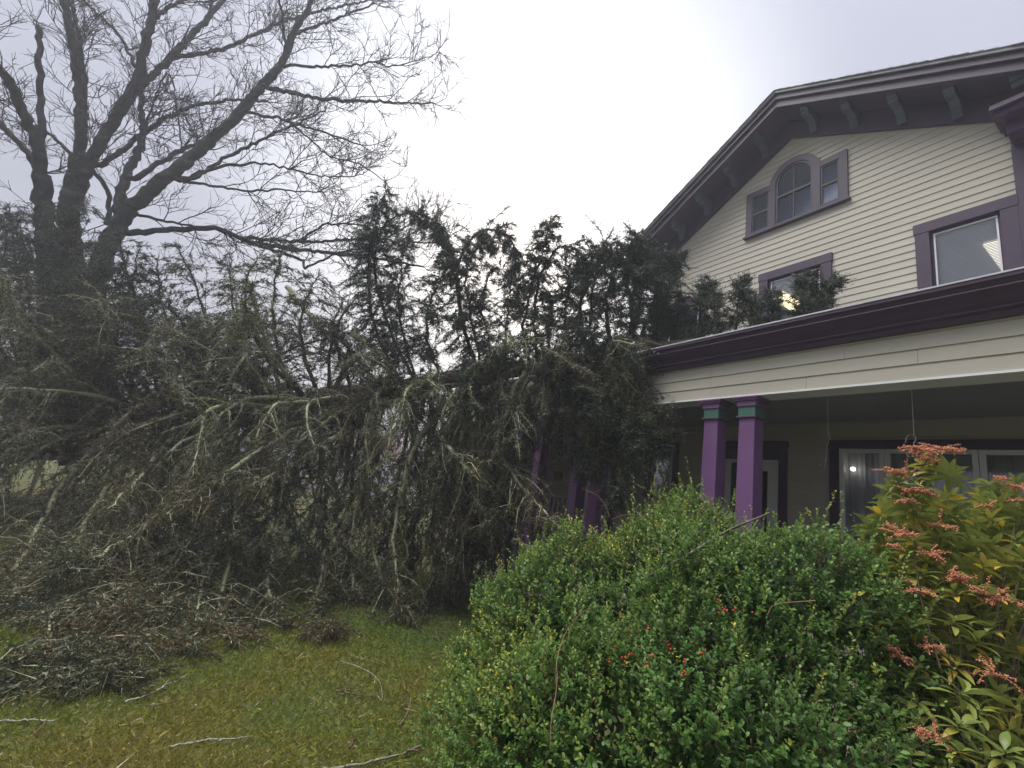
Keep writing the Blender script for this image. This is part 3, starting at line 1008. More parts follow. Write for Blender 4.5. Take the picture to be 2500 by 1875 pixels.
def spruce_branch(P, r0, sec_len=0.6, sec_n=14, den=1.0, tone=0.15, lich=0.3, bare=0.0, droop=0.5, back=0.3, spread=1.0, start=0.15, nn=8):
    """P (n,3): centre line of the branch; grows branchlets, shoots, needles and lichen on it"""
    n = len(P)
    seg = np.linalg.norm(np.diff(P, axis=0), axis=1).sum()
    rr = r0 * (1 - np.linspace(0, 1, n)) ** 0.8 + 0.004
    wv, wf = tubes(P[None], rr[None], 7)
    wood = [(wv, wf, 0, np.clip(lich * 1.15 + rng.normal(0, 0.12, len(wv)), 0, 1))]
    m = max(4, int(sec_n * seg))
    t = np.sort(start + (1 - start) * rng.uniform(0, 1, m) ** 0.85)
    O, T = lerp_line(P, t)
    side = rng.normal(size=(m, 3))
    side = nrm(side - T * np.sum(side * T, 1, keepdims=True))
    D = nrm(T * rng.uniform(0.3, 0.9, (m, 1)) + side * spread + BDIR * back * rng.uniform(0, 1, (m, 1)))
    Ls = sec_len * (0.35 + 0.65 * np.sin(np.pi * np.clip(0.15 + 0.8 * t, 0, 1))) * rng.uniform(0.4, 1.5, m)
    k = 5
    pts = [O]
    d = D.copy()
    for j in range(k - 1):
        d = nrm(d + np.array([0, 0, -1.0]) * droop * 0.32 + rng.normal(0, 0.10, (m, 3)))
        q = pts[-1] + d * (Ls / (k - 1))[:, None]
        low = q[:, 2] < 0.03
        q[low, 2] = 0.03 + 0.03 * rng.uniform(size=low.sum())
        pts.append(q)
    S = np.stack(pts, 1)
    sr = np.linspace(1, 0.25, k)[None] * (0.0045 + 0.004 * Ls[:, None])
    v, f = tubes(S, sr, 3)
    wood.append((v, f, 0, np.clip(np.repeat(lich * (0.98 if lich > 0.5 else 0.75) + rng.normal(0, 0.2, m), k * 3), 0, 1)))
    # finer bare side twigs
    q = int(7 * (0.6 + bare))
    mi = np.repeat(np.arange(m), q)
    u = rng.uniform(0.1, 1, len(mi))
    ii = np.minimum((u * (k - 1)).astype(int), k - 2); ff = (u * (k - 1) - ii)[:, None]
    A = S[mi, ii] * (1 - ff) + S[mi, ii + 1] * ff
    Td = nrm(S[mi, ii + 1] - S[mi, ii])
    Dd = nrm(Td * 0.8 + rng.normal(0, 0.55, Td.shape) + np.array([0, 0, -0.25 * droop]))
    Lt = rng.uniform(0.07, 0.22, len(mi)) * (1 + 0.5 * bare)
    v, f = stems(A, Dd, Lt, 0.0034)
    wood.append((v, f, 0, np.clip(np.repeat(lich * 0.7 + rng.normal(0, 0.22, len(mi)), 4), 0, 1)))
    # shoots along branchlets, on their side twigs, and along the outer branch
    keep = rng.uniform(size=len(mi)) < (1 - bare) * den
    O1 = A[keep] + Dd[keep] * (Lt[keep] * 0.25)[:, None]; D1_ = Dd[keep]; L1 = Lt[keep] * 0.9
    q2 = max(1, int(round(13 * den * (1 - bare))))
    mj = np.repeat(np.arange(m), q2)
    u = rng.uniform(0.12, 1, len(mj)) ** 0.8
    ii = np.minimum((u * (k - 1)).astype(int), k - 2); ff = (u * (k - 1) - ii)[:, None]
    O2 = S[mj, ii] * (1 - ff) + S[mj, ii + 1] * ff
    Tj = nrm(S[mj, ii + 1] - S[mj, ii])
    D2_ = nrm(Tj + rng.normal(0, 0.42, Tj.shape))
    L2 = rng.uniform(0.05, 0.12, len(mj))
    q3 = int(seg * 45 * den)
    t3 = rng.uniform(0.3, 1, q3)
    O3, T3 = lerp_line(P, t3)
    D3 = nrm(T3 + rng.normal(0, 0.6, T3.shape)); L3 = rng.uniform(0.06, 0.13, q3)
    NO = np.concatenate([O1, O2, O3]); ND = np.concatenate([D1_, D2_, D3]); NL = np.concatenate([L1, L2, L3])
    tn = np.clip(tone + rng.normal(0, 0.10, len(NO)) + 0.15 * np.sin(NO[:, 0] * 5 + NO[:, 2] * 7), 0, 1)
    nv, nf, na = needles(NO, ND, NL, tn, nn)
    # tufts of beard lichen on the bark
    ql = int(seg * 125 * lich)
    chunks = list(wood)
    if ql > 3:
        tl = rng.uniform(0.0, 0.9, ql)
        OL, TL = lerp_line(P, tl)
        rad = nrm(rng.normal(size=OL.shape))
        OL = OL + rad * np.interp(tl, np.linspace(0, 1, n), rr)[:, None] * 0.8
        # and some on the branchlets
        ms = rng.integers(0, m, ql * 2); ks = rng.integers(0, k - 1, ql * 2)
        OL = np.concatenate([OL, S[ms, ks]]); rad = np.concatenate([rad, nrm(rng.normal(size=(ql * 2, 3)))])
        v, f, a = needles(OL, nrm(rad + np.array([0, 0, -0.5])), np.full(len(OL), 0.02), rng.uniform(0, 1, len(OL)), 2, 0.040, 0.012)
        chunks.append((v, f, 1, a))
    me = np_mesh('branch', chunks)
    o = link('branch', me, [WOOD, LICHEN], spruce, SPI)
    nm = np_mesh('needles', [(nv, nf, 0, na)])
    no = link('needles', nm, NEEDLE, o)
    no['kind'] = 'stuff'
    return o


PLN = NSIDE  # normal of the upright plane through the trunk


def px_branch(pts, offs, r0, nseg=20, D=None, **kw):
    """a branch whose line stands in upright planes parallel to the trunk; offs: metres towards the viewer from start to end"""
    out = []
    if offs[1] == 'g':                          # the tip rests on the lawn
        e = at_z(*pts[-1], 0.06)
        offs = (offs[0], float(np.dot(e - G0, NSIDE)))
    for i, (x, y) in enumerate(pts):
        o = offs[0] + (offs[1] - offs[0]) * i / (len(pts) - 1)
        out.append(at_plane(x, y, G0 + NSIDE * o, NSIDE))
    P = resample(out, nseg)
    P[:, 2] = np.maximum(P[:, 2], 0.05)
    P[1:-1] += rng.normal(0, 0.012, P[1:-1].shape)
    return spruce_branch(P, r0, **kw)


def roof_branch(pts, y, r0, **kw):
    P = resample([at_y(a, b, y + 0.1 * i) for i, (a, b) in enumerate(pts)], 14)
    return spruce_branch(P, r0, **kw)


# upright plumes along the trunk, hooked over towards the tip (picture positions in 1024 x 768)
q = 1024 / 2212.0
h = lambda *a: [(x * q, y * q) for x, y in a]
PL = dict(sec_len=0.42, sec_n=32, den=1.5, nn=8, tone=0.10, lich=0.14, droop=0.95, back=0.2, spread=0.85, start=0.04)
px_branch(h((880, 850), (820, 740), (797, 640), (800, 540), (822, 450), (838, 412)), (0, 0.3), 0.028, **PL)
px_branch(h((910, 845), (845, 720), (812, 600), (820, 500), (868, 462), (925, 468), (958, 505), (968, 565)), (0, 0.1), 0.025, **PL)
px_branch(h((905, 850), (880, 760), (862, 680), (866, 590), (880, 520)), (0, -0.4), 0.022, **PL)
px_branch(h((960, 840), (925, 740), (928, 660), (955, 595), (985, 560)), (0, 0.2), 0.022, **PL)
px_branch(h((1040, 830), (1008, 730), (990, 640), (996, 550), (1040, 497), (1085, 500), (1116, 545), (1120, 610), (1112, 660)), (0, 0.0), 0.031, **PL)
px_branch(h((1050, 830), (1020, 700), (1005, 610), (1025, 540), (1068, 512)), (0, 0.3), 0.022, **PL)
px_branch(h((1075, 828), (1058, 740), (1042, 680), (1050, 610), (1068, 575)), (0, -0.2), 0.017, **{**PL, 'sec_len': 0.26, 'den': 0.8})
px_branch(h((1080, 825), (1090, 740), (1100, 650), (1106, 585)), (0, -0.4), 0.015, **{**PL, 'sec_len': 0.28, 'den': 0.9})
px_branch(h((1165, 815), (1130, 740), (1140, 650), (1168, 560), (1184, 500), (1190, 468)), (0, 0.2), 0.025, **{**PL, 'sec_len': 0.30})
px_branch(h((1170, 815), (1155, 720), (1160, 620), (1195, 545), (1235, 530), (1262, 560), (1266, 620)), (0, 0.1), 0.028, **PL)
px_branch(h((1205, 808), (1185, 740), (1190, 680), (1195, 640)), (0, -0.3), 0.019, **PL)
px_branch(h((1240, 805), (1222, 700), (1228, 620), (1240, 570)), (0, -0.2), 0.019, **{**PL, 'sec_len': 0.26, 'den': 0.7})
px_branch(h((1275, 795), (1256, 700), (1262, 610), (1290, 548), (1330, 522), (1358, 545), (1368, 610)), (0, 0.1), 0.031, **PL)
px_branch(h((1290, 795), (1275, 700), (1285, 600), (1320, 535)), (0, 0.35), 0.025, **PL)
px_branch(h((1330, 785), (1310, 690), (1320, 600), (1350, 540), (1380, 508)), (0, 0.2), 0.031, **PL)
px_branch(h((1355, 780), (1365, 690), (1368, 610), (1388, 545), (1402, 520)), (0, 0.0), 0.028, **{**PL, 'sec_len': 0.46})
px_branch(h((1345, 780), (1370, 700), (1390, 630), (1410, 570)), (0, 0.25), 0.025, **PL)
px_branch(h((1360, 770), (1398, 690), (1420, 620), (1428, 560), (1440, 530)), (0.0, -0.2), 0.022, **PL)
RB = dict(sec_len=0.17, sec_n=40, den=1.4, tone=0.20, lich=0.15, droop=0.3, back=0.1, spread=0.8, start=0.08)
for a, y in (([(1420, 770), (1430, 690), (1445, 610), (1470, 545)], 5.2), ([(1400, 780), (1420, 700), (1432, 640)], 5.0), ([(1470, 760), (1462, 690), (1470, 640)], 5.4),
             ([(1500, 750), (1512, 690), (1525, 640), (1535, 606)], 5.6), ([(1540, 745), (1545, 690), (1540, 640)], 5.5), ([(1590, 735), (1590, 680), (1602, 630), (1610, 606)], 5.8),
             ([(1630, 725), (1640, 680), (1625, 650)], 5.9), ([(1665, 715), (1668, 670), (1672, 628)], 6.1),
             ([(1730, 705), (1735, 660), (1738, 625), (1745, 595)], 6.4), ([(1735, 700), (1750, 655), (1780, 628), (1806, 604)], 6.5), ([(1750, 700), (1765, 665), (1770, 640)], 6.6)):
    roof_branch(h(*a), y, 0.022, **RB)

# the mass that hangs over the gutter in front of the porch
HG = dict(sec_len=0.42, sec_n=28, den=1.3, tone=0.30, lich=0.42, droop=0.8, back=-0.15, spread=0.8, start=0.1, bare=0.12)
for a, o in (([(1250, 790), (1310, 800), (1350, 840), (1345, 900)], (0.2, 0.7)), ([(1280, 790), (1340, 850), (1400, 890), (1450, 905)], (0.1, 0.8)),
             ([(1230, 800), (1280, 880), (1330, 960), (1345, 1030), (1330, 1070)], (0.2, 0.9)), ([(1240, 800), (1320, 900), (1385, 960), (1400, 1010)], (0.2, 0.9)),
             ([(1190, 810), (1230, 870), (1275, 930), (1300, 990)], (0.1, 0.7)), ([(1180, 820), (1200, 900), (1240, 960), (1270, 1010)], (0.0, 0.5)),
             ([(1290, 780), (1340, 790), (1370, 830)], (0.1, 0.6)), ([(1260, 800), (1300, 860), (1330, 900), (1420, 940)], (0.3, 0.9)),
             ([(1210, 800), (1250, 830), (1290, 850), (1310, 930)], (0.3, 0.9)), ([(1300, 800), (1350, 880), (1390, 930), (1380, 985)], (0.4, 1.0))):
    px_branch(h(*a), o, 0.035, **HG)

# long lichen-grey boughs hanging from the trunk towards the viewer and the lawn
LG = dict(sec_len=0.60, sec_n=17, den=1.05, tone=0.56, lich=0.60, droop=0.8, back=0.0, spread=0.85, start=0.08, bare=0.25)
for a, o, kw in (
        ([(1150, 830), (1090, 900), (1070, 960), (1110, 1030), (1160, 1090), (1210, 1140)], (0.1, 1.2), dict(lich=0.85)),
        ([(1040, 840), (1000, 930), (990, 1010), (1030, 1080), (1060, 1120)], (0.1, 1.2), {}),
        ([(1010, 850), (960, 940), (1000, 1000), (1040, 1040)], (0.2, 1.3), dict(lich=0.7)),
        ([(960, 860), (900, 960), (868, 1060), (850, 1160), (860, 1260), (868, 1335)], (0.1, 'g'), dict(lich=0.75)),
        ([(1000, 850), (960, 980), (980, 1080), (1000, 1170), (960, 1260)], (0.1, 0.6), {}),
        ([(900, 860), (860, 920), (800, 1000), (770, 1100), (760, 1220), (770, 1300)], (0.1, 'g'), dict(lich=0.75)),
        ([(850, 870), (760, 880), (690, 920), (640, 960), (600, 980)], (0.1, 1.4), dict(lich=0.8)),
        ([(830, 870), (700, 960), (600, 1020), (520, 1060)], (0.1, 2.0), dict(lich=0.9)),
        ([(760, 880), (640, 930), (540, 990), (440, 1060), (330, 1120)], (0.2, 2.6), dict(lich=0.9)),
        ([(640, 895), (560, 960), (480, 1050), (430, 1130), (400, 1200)], (0.2, 2.4), dict(lich=0.85)),
        ([(560, 900), (470, 1010), (380, 1090), (250, 1180), (140, 1230)], (0.2, 3.2), dict(lich=0.9)),
        ([(520, 905), (420, 960), (330, 980), (240, 975)], (0.1, 1.6), dict(lich=0.85)),
        ([(450, 910), (360, 960), (300, 1040), (230, 1100)], (0.2, 2.6), dict(lich=0.75)),
        ([(690, 890), (640, 1010), (600, 1130), (580, 1260), (600, 1345)], (0.3, 'g'), dict(lich=0.75)),
        ([(600, 900), (540, 1050), (500, 1200), (470, 1320), (500, 1390)], (0.3, 'g'), dict(lich=0.8)),
        ([(520, 905), (430, 1080), (380, 1240), (350, 1340), (400, 1400)], (0.3, 'g'), dict(lich=0.75)),
        ([(420, 915), (320, 1060), (230, 1220), (190, 1340), (205, 1440)], (0.3, 'g'), dict(lich=0.9)),
        ([(330, 920), (240, 1040), (150, 1200), (100, 1320), (110, 1400)], (0.3, 'g'), dict(lich=0.7)),
        ([(240, 930), (140, 1040), (60, 1180), (0, 1300)], (0.3, 'g'), {}),
        ([(460, 910), (380, 1150), (330, 1330), (280, 1430), (210, 1480)], (0.4, 'g'), dict(lich=0.55, tone=0.6)),
        ([(360, 915), (260, 1180), (200, 1360), (150, 1450), (80, 1470)], (0.4, 'g'), dict(lich=0.45, tone=0.6)),
        ([(700, 890), (690, 1060), (700, 1200), (680, 1310), (720, 1370)], (0.2, 'g'), dict(lich=0.5)),
        ([(820, 870), (790, 1000), (800, 1130), (820, 1240), (900, 1335)], (0.2, 'g'), dict(lich=0.65)),
        ([(930, 860), (930, 1000), (960, 1130), (940, 1230), (920, 1310)], (0.1, 'g'), dict(lich=0.55)),
        ([(620, 620), (700, 720), (760, 790), (800, 830)], (-0.5, 0.2), dict(lich=0.75)),
        ([(330, 715), (440, 725), (520, 790), (600, 870)], (0.6, 0.1), dict(lich=0.85)),
        ([(760, 720), (830, 770), (870, 830)], (0.2, 0.1), dict(lich=0.7))):
    px_branch(h(*a), o, 0.048, **{**LG, **kw})
# dark green curtains that hang straight down from the trunk beside the porch
DK = dict(sec_len=0.58, sec_n=22, den=1.15, tone=0.30, lich=0.35, droop=0.85, back=0.0, spread=0.9, start=0.05, bare=0.1)
for a, o in (([(1180, 815), (1150, 900), (1120, 1000), (1100, 1090), (1060, 1180)], (0.0, 0.5)), ([(1120, 825), (1090, 930), (1060, 1040), (1040, 1150), (1020, 1230)], (0.0, 0.4)),
             ([(1070, 830), (1040, 960), (1010, 1100), (990, 1220), (960, 1300)], (0.0, 'g')), ([(1010, 845), (980, 950), (940, 1080), (920, 1200)], (-0.1, 0.3)),
             ([(960, 855), (930, 960), (900, 1100), (890, 1240)], (0.0, 0.3)), ([(900, 860), (870, 980), (850, 1100), (830, 1230)], (0.0, 0.5)),
             ([(1090, 830), (1060, 900), (1030, 980), (1000, 1050)], (0.3, 0.9)), ([(1140, 820), (1110, 880), (1090, 960), (1080, 1060)], (0.3, 0.8)),
             ([(1020, 840), (1000, 900), (960, 1000), (930, 1090)], (0.3, 1.0)), ([(830, 870), (800, 960), (770, 1080), (740, 1200)], (0.1, 1.0)),
             ([(1060, 835), (1100, 960), (1090, 1100), (1060, 1220)], (-0.3, 0.1)), ([(980, 850), (1010, 980), (1040, 1130), (1010, 1270)], (-0.4, 'g')),
             ([(760, 880), (720, 980), (680, 1090), (650, 1200)], (0.1, 1.6)), ([(700, 890), (640, 980), (590, 1090), (560, 1180)], (0.2, 2.0)),
             ([(640, 895), (580, 960), (520, 1050), (500, 1160)], (0.2, 2.2))):
    px_branch(h(*a), o, 0.03, **DK)
# dense upper side of the far crown, in front of and beside the maple's trunks
UPL = dict(sec_len=0.62, sec_n=20, den=1.25, tone=0.30, lich=0.25, droop=0.7, back=0.3, spread=0.9, start=0.10, bare=0.05)
for a, o in (([(700, 885), (660, 780), (650, 680), (690, 590)], (0, 0.4)), ([(640, 890), (600, 760), (590, 640), (612, 530)], (0, 0.3)), ([(560, 900), (520, 760), (500, 640), (495, 545)], (0, 0.5)),
             ([(520, 905), (470, 760), (430, 640), (385, 530)], (0, 0.6)), ([(460, 910), (400, 780), (350, 660), (340, 560)], (0, 0.5)), ([(400, 915), (330, 780), (280, 660), (300, 540)], (0.1, 0.8)),
             ([(340, 920), (270, 790), (220, 660), (200, 520)], (0.1, 0.9)), ([(290, 925), (220, 780), (160, 640), (140, 480)], (0.1, 0.8)), ([(220, 930), (150, 780), (90, 640), (60, 520)], (0.1, 0.9)),
             ([(150, 940), (80, 780), (40, 620), (20, 440)], (0.1, 0.6)), ([(80, 950), (10, 780), (-20, 620), (10, 470)], (0.1, 0.8)), ([(380, 918), (300, 820), (240, 740), (180, 660)], (0.2, 1.6)),
             ([(300, 925), (200, 830), (130, 760), (60, 690)], (0.2, 1.8)), ([(440, 912), (360, 830), (290, 770), (220, 740)], (0.2, 1.6)), ([(200, 935), (110, 850), (40, 790), (-20, 740)], (0.2, 1.8)),
             ([(520, 905), (450, 830), (400, 760), (420, 690)], (0.2, 1.2)), ([(600, 897), (540, 820), (500, 740), (540, 670)], (0.2, 1.0)), ([(780, 877), (740, 790), (720, 710), (740, 650)], (0.0, 0.3)),
             ([(840, 868), (790, 800), (740, 740), (700, 690)], (0.0, -0.3)), ([(260, 928), (240, 830), (250, 730), (280, 640)], (0.3, 1.4)), ([(160, 938), (130, 830), (120, 730), (150, 620)], (0.3, 1.2))):
    px_branch(h(*a), o, 0.035, **UPL)
for a, o in (([(330, 920), (230, 760), (185, 620), (165, 500), (190, 430)], (0.2, 0.9)), ([(250, 928), (140, 740), (105, 580), (95, 450)], (0.2, 0.9)), ([(420, 915), (330, 760), (290, 640), (265, 550), (255, 490)], (0.2, 1.0)),
             ([(180, 935), (90, 760), (55, 600), (30, 480)], (0.2, 0.9)), ([(360, 918), (300, 700), (240, 600), (215, 560)], (0.3, 1.3)), ([(120, 945), (40, 780), (0, 640), (-10, 540)], (0.2, 1.0)),
             ([(480, 908), (420, 760), (380, 680), (330, 640)], (0.3, 1.3))):
    px_branch(h(*a), o, 0.035, **{**UPL, 'sec_len': 0.8, 'den': 1.5, 'tone': 0.22, 'droop': 0.95})
# brown, twiggy boughs crushed on the lawn at the near side
for a, o in (([(420, 915), (300, 1130), (180, 1260), (60, 1330)], (0.3, 'g')), ([(300, 925), (180, 1130), (60, 1260), (-60, 1330)], (0.3, 'g')), ([(520, 905), (420, 1150), (330, 1280), (280, 1370)], (0.3, 'g')),
             ([(560, 900), (500, 1100), (440, 1250), (420, 1350)], (0.3, 'g')), ([(380, 915), (300, 1200), (240, 1380), (160, 1470)], (0.4, 'g'))):
    px_branch(h(*a), o, 0.04, **{**LG, 'sec_len': 0.8, 'den': 0.9, 'tone': 0.56, 'bare': 0.5, 'lich': 0.85})

# short bushy growth that covers the trunk itself
SK = dict(sec_len=0.42, sec_n=30, den=1.4, lich=0.25, droop=0.9, back=0.0, spread=1.0, start=0.02, bare=0.05)
for s in np.arange(0.5, 7.6, 0.32):
    t = math.radians(rng.uniform(35, 85))
    rad = USIDE * math.cos(t) + NSIDE * math.sin(t)
    d = nrm(rad + BDIR * rng.uniform(-0.5, 0.5))
    P = [axis(s)]
    for k in range(9):
        d = nrm(d + V(0, 0, -0.22) + rng.normal(0, 0.06, 3))
        P.append(P[-1] + d * rng.uniform(0.08, 0.11))
    spruce_branch(np.array(P), 0.016, tone=0.16 + 0.03 * s, **SK)

# the rest of the crown: whorls down the trunk
cnt = 0
for s in np.arange(-0.6, 12.6, 0.42):
    nb = 4 if s < 4 else 5
    for j in range(nb):
        th = rng.uniform(0, 360)
        if s < 4.6 and (th < 75 or th > 285):
            th = rng.uniform(90, 270)           # the upright plumes above are placed one by one
        if s >= 4.6 and rng.uniform() < 0.35:
            th = rng.uniform(-60, 75)           # upper side of the far crown
        if j == 0 and s > 0:
            th = rng.uniform(60, 110)           # foliage over the trunk on the near side
        t = math.radians(th)
        rad = USIDE * math.cos(t) + NSIDE * math.sin(t)
        L = np.interp(s, [-1, 0, 4, 9, 12.6], [0.7, 1.2, 2.2, 3.4, 3.2]) * rng.uniform(0.7, 1.12)
        up = math.cos(t)
        P = [axis(s)]
        d = nrm(rad + BDIR * rng.uniform(-0.1, 0.15))
        nst = 16
        for k in range(nst):
            u = k / nst
            hook = (0.14 * u - BDIR * 0.0)
            d = nrm(d - BDIR * (0.16 * u * (1.2 if up > 0 else 0.6)) + V(0, 0, -1) * (0.05 + 0.10 * u) * (0.8 if up > 0.3 else 1.1) + rng.normal(0, 0.10, 3))
            p = P[-1] + d * L / nst
            if p[2] < 0.08:
                p[2] = 0.08; d[2] = max(d[2], 0)
            if p[1] > 4.55 and p[0] > -8.4 and p[2] < 4.3:      # kept out of the porch
                p[1] = 4.55 - 0.05 * rng.uniform(); d[1] = min(d[1], 0)
            P.append(p)
        P = np.array(P)
        low = up < -0.2
        near = math.sin(t) > 0.3
        tone = np.interp(s, [0, 5, 12], [0.22, 0.38, 0.52]) + (0.16 if low else 0) + (0.08 if near else 0) + rng.normal(0, 0.08)
        grey = (near or low) and s > 1.2 and rng.uniform() < 0.6      # dead lower boughs, mostly lichen
        spruce_branch(P, 0.012 + 0.009 * L, sec_len=0.34 + 0.09 * L, sec_n=9.5, den=0.7 if low else 0.85, tone=float(np.clip(tone, 0.05, 0.85)),
                      lich=0.85 if grey else float(np.clip(0.22 + (0.25 if low or near else 0) + rng.normal(0, 0.12), 0.05, 0.85)),
                      bare=0.5 if grey else 0.4 if (low and rng.uniform() < 0.5) else 0.1, droop=0.75, back=0.15, spread=0.85, start=0.12, nn=5)
        cnt += 1
print('spruce branches', cnt)

# ================================================================== BARE MAPLE BEHIND
MD = nrm(V(-0.985, -0.17, 0))
MDIST = 14.5
maple = empty('bare_maple', tuple(MD * MDIST + V(0, 0.6, 0)), 'leafless old maple with spreading limbs standing behind the fallen spruce', 'tree')
MI = tuple(-np.array(maple.location))
zz = 1100 / 2212 * 1024 / 2500


LIMBS = []


def limb(pts, r0, r1, d0=0.0, d1=0.0, twig=1.0, name='limb'):
    out = []
    for i, (u, v) in enumerate(pts):
        o = d0 + (d1 - d0) * i / max(1, len(pts) - 1)
        out.append(at_plane(u * zz, v * zz, MD * (MDIST + o), MD))
    if LIMBS and name != 'trunk':               # grow out of the limb it springs from
        A = np.concatenate(LIMBS)
        ax = 512 + FOC * ((A - EYE) @ RIGHT) / ((A - EYE) @ FWD); ay = 384 - FOC * ((A - EYE) @ UP) / ((A - EYE) @ FWD)
        dp = np.hypot(ax - pts[0][0] * zz, ay - pts[0][1] * zz) + 4 * np.abs((A - out[0]) @ MD)
        j = int(np.argmin(dp))
        if np.hypot(ax[j] - pts[0][0] * zz, ay[j] - pts[0][1] * zz) < 30:
            sh = A[j] - out[0]
            m_ = len(out)
            out = [A[j]] + [out[0] + sh * 0.35] + [p_ + MD * np.dot(sh, MD) * (0.35 - 0.35 * i_ / m_) for i_, p_ in enumerate(out[1:])]
    L = np.linalg.norm(np.diff(out, axis=0), axis=1).sum()
    n = max(8, int(L * 9))
    P = resample(out, n)
    P[1:-1] += rng.normal(0, 0.018, P[1:-1].shape)
    LIMBS.append(P)
    w = zz * np.dot(P - EYE, FWD) / FOC
    R = np.linspace(r0, r1, n) * w * 0.80 * (1 + 0.09 * np.convolve(rng.normal(size=n + 4), np.ones(5) / 5, 'valid'))
    R = np.maximum(R, 0.010)
    v, f = tubes(P[None], R[None], 8)
    v = v + rng.normal(0, 1, v.shape) * np.repeat(R, 8)[:, None] * 0.06
    me = np_mesh(name, [(v, f, 0, np.clip(0.42 + rng.normal(0, 0.16, len(v)), 0, 1))])
    o = link(name, me, MBARK, maple, MI, True)
    if twig <= 0:
        return o
    ch = []
    m = int(L * 3.5 * twig)
    t = rng.uniform(0.22, 1, m); t[:2] = 1
    O, T = lerp_line(P, t)

    def grow(O, T, Ls, r, k, ang, upb):
        m = len(O)
        sd = rng.normal(size=(m, 3)); sd = nrm(sd - T * np.sum(sd * T, 1, keepdims=True))
        d = nrm(T * rng.uniform(0.6, 1.2, (m, 1)) + sd * ang)
        pts = [O]
        for j in range(k - 1):
            d = nrm(d + rng.normal(0, 0.16, (m, 3)) + V(0, 0, upb))
            pts.append(pts[-1] + d * (Ls / (k - 1))[:, None])
        S = np.stack(pts, 1)
        rad = np.linspace(1, 0.4, k)[None] * np.broadcast_to(r, (m,))[:, None]
        v, f = tubes(S, rad, 3)
        ch.append((v, f, 0, np.full(len(v), 0.35)))
        return S

    L1 = rng.uniform(0.7, 1.9, m) * (0.6 + 0.5 * (1 - t))
    S1 = grow(O, T, L1, 0.016, 7, 0.8, 0.07)
    def sub(S, per, lo, hi, r, k, ang, upb):
        m, kk, _ = S.shape
        mi = np.repeat(np.arange(m), per)
        u = rng.uniform(0.15, 1, len(mi)) * (kk - 1)
        i = np.minimum(u.astype(int), kk - 2); ff = (u - i)[:, None]
        A = S[mi, i] * (1 - ff) + S[mi, i + 1] * ff
        return grow(A, nrm(S[mi, i + 1] - S[mi, i]), rng.uniform(lo, hi, len(mi)), r, k, ang, upb)
    S2 = sub(S1, 5, 0.35, 0.95, 0.010, 5, 0.8, 0.08)
    sub(S2, 4, 0.15, 0.45, 0.0075, 4, 0.8, 0.05)
    tm = np_mesh('twigs', ch)
    to = link('twigs', tm, MBARK, o)
    to['kind'] = 'stuff'
    return o


base_px = (300, 1900)
limb([(330, 2260), (300, 1900), (260, 1500), (225, 1150), (205, 850)], 95, 40, 0.5, -0.4, 0.15, 'trunk')
limb([(380, 2260), (400, 1800), (370, 1400), (335, 1080), (390, 780)], 90, 46, 0, 0.3, 0.15, 'trunk')
limb([(430, 2260), (440, 1700), (480, 1350), (560, 1150), (640, 1020)], 85, 46, 0.2, -0.5, 0.15, 'trunk')
limb([(205, 860), (180, 700), (110, 540), (30, 380), (-60, 250)], 36, 24, -0.4, -1.0)
limb([(200, 800), (205, 600), (195, 350), (190, 140)], 20, 16, -0.4, -0.2, 0.25, 'broken_limb')
limb([(170, 820), (90, 700), (-10, 600), (-80, 520)], 20, 13, -0.4, 0.4)
limb([(385, 790), (400, 620), (385, 400), (345, 150), (305, -30)], 32, 20, 0.3, 1.0)
limb([(420, 700), (412, 420), (380, 150), (345, -20)], 18, 12, 0.3, 1.5)
limb([(350, 1050), (440, 800), (560, 590), (660, 430), (720, 200), (765, -20)], 40, 22, 0.3, -0.2)
limb([(680, 430), (850, 270), (960, 150), (1100, -10)], 22, 13, -0.1, 0.6)
limb([(860, 290), (1100, 240), (1250, 170), (1450, 85), (1820, 0)], 13, 5, 0.2, 1.0)
limb([(750, 100), (820, 40), (900, 0), (960, -20)], 12, 8, -0.2, 0.8)
limb([(640, 1020), (780, 900), (980, 740), (1150, 580), (1280, 430), (1400, 280), (1440, 170), (1540, -10)], 44, 13, -0.5, -1.6, 0.8)
limb([(1400, 320), (1600, 322), (1800, 310), (1910, 285)], 9, 4, -1.4, -1.8)
limb([(1840, 310), (1920, 325), (2080, 285), (2160, 255)], 4.5, 2, -1.7, -2.0)
limb([(1320, 440), (1600, 480), (1850, 495), (2130, 505)], 14, 3.5, -1.3, -2.0)
limb([(1200, 550), (1400, 590), (1600, 650), (1780, 712)], 10, 3.5, -1.1, -1.8)
limb([(1440, 610), (1540, 700), (1620, 765), (1760, 800), (1890, 890)], 6, 3, -1.4, -2.2)
limb([(880, 905), (1000, 840), (1150, 750), (1400, 630), (1600, 540)], 13, 4, -0.8, 0.4)
limb([(1450, 165), (1650, 90), (1840, 15)], 9, 4, -1.5, -1.2)
limb([(1405, 260), (1390, 100), (1370, -20)], 11, 7, -1.4, -2.0)
limb([(480, 830), (600, 740), (720, 640), (930, 530), (1150, 490), (1320, 500)], 17, 6, 0.2, 1.4)
limb([(560, 1010), (620, 860), (695, 700), (690, 430)], 30, 12, -0.4, 0.6)
limb([(690, 880), (850, 750), (1000, 680), (1180, 560)], 17, 7, -0.5, 0.5)
limb([(700, 1070), (760, 1075), (900, 1105), (1100, 1130)], 10, 4, -0.5, -1.2)
limb([(930, 905), (1200, 930), (1380, 932), (1560, 942)], 9, 3.5, -0.8, -1.4)
limb([(900, 900), (1100, 812), (1350, 808), (1560, 860), (1740, 865)], 10, 3, -0.8, -1.8)
limb([(620, 1150), (820, 1132), (1080, 1125), (1220, 1185), (1480, 1225), (1800, 1262), (2080, 1310)], 20, 6, -0.4, -2.4)
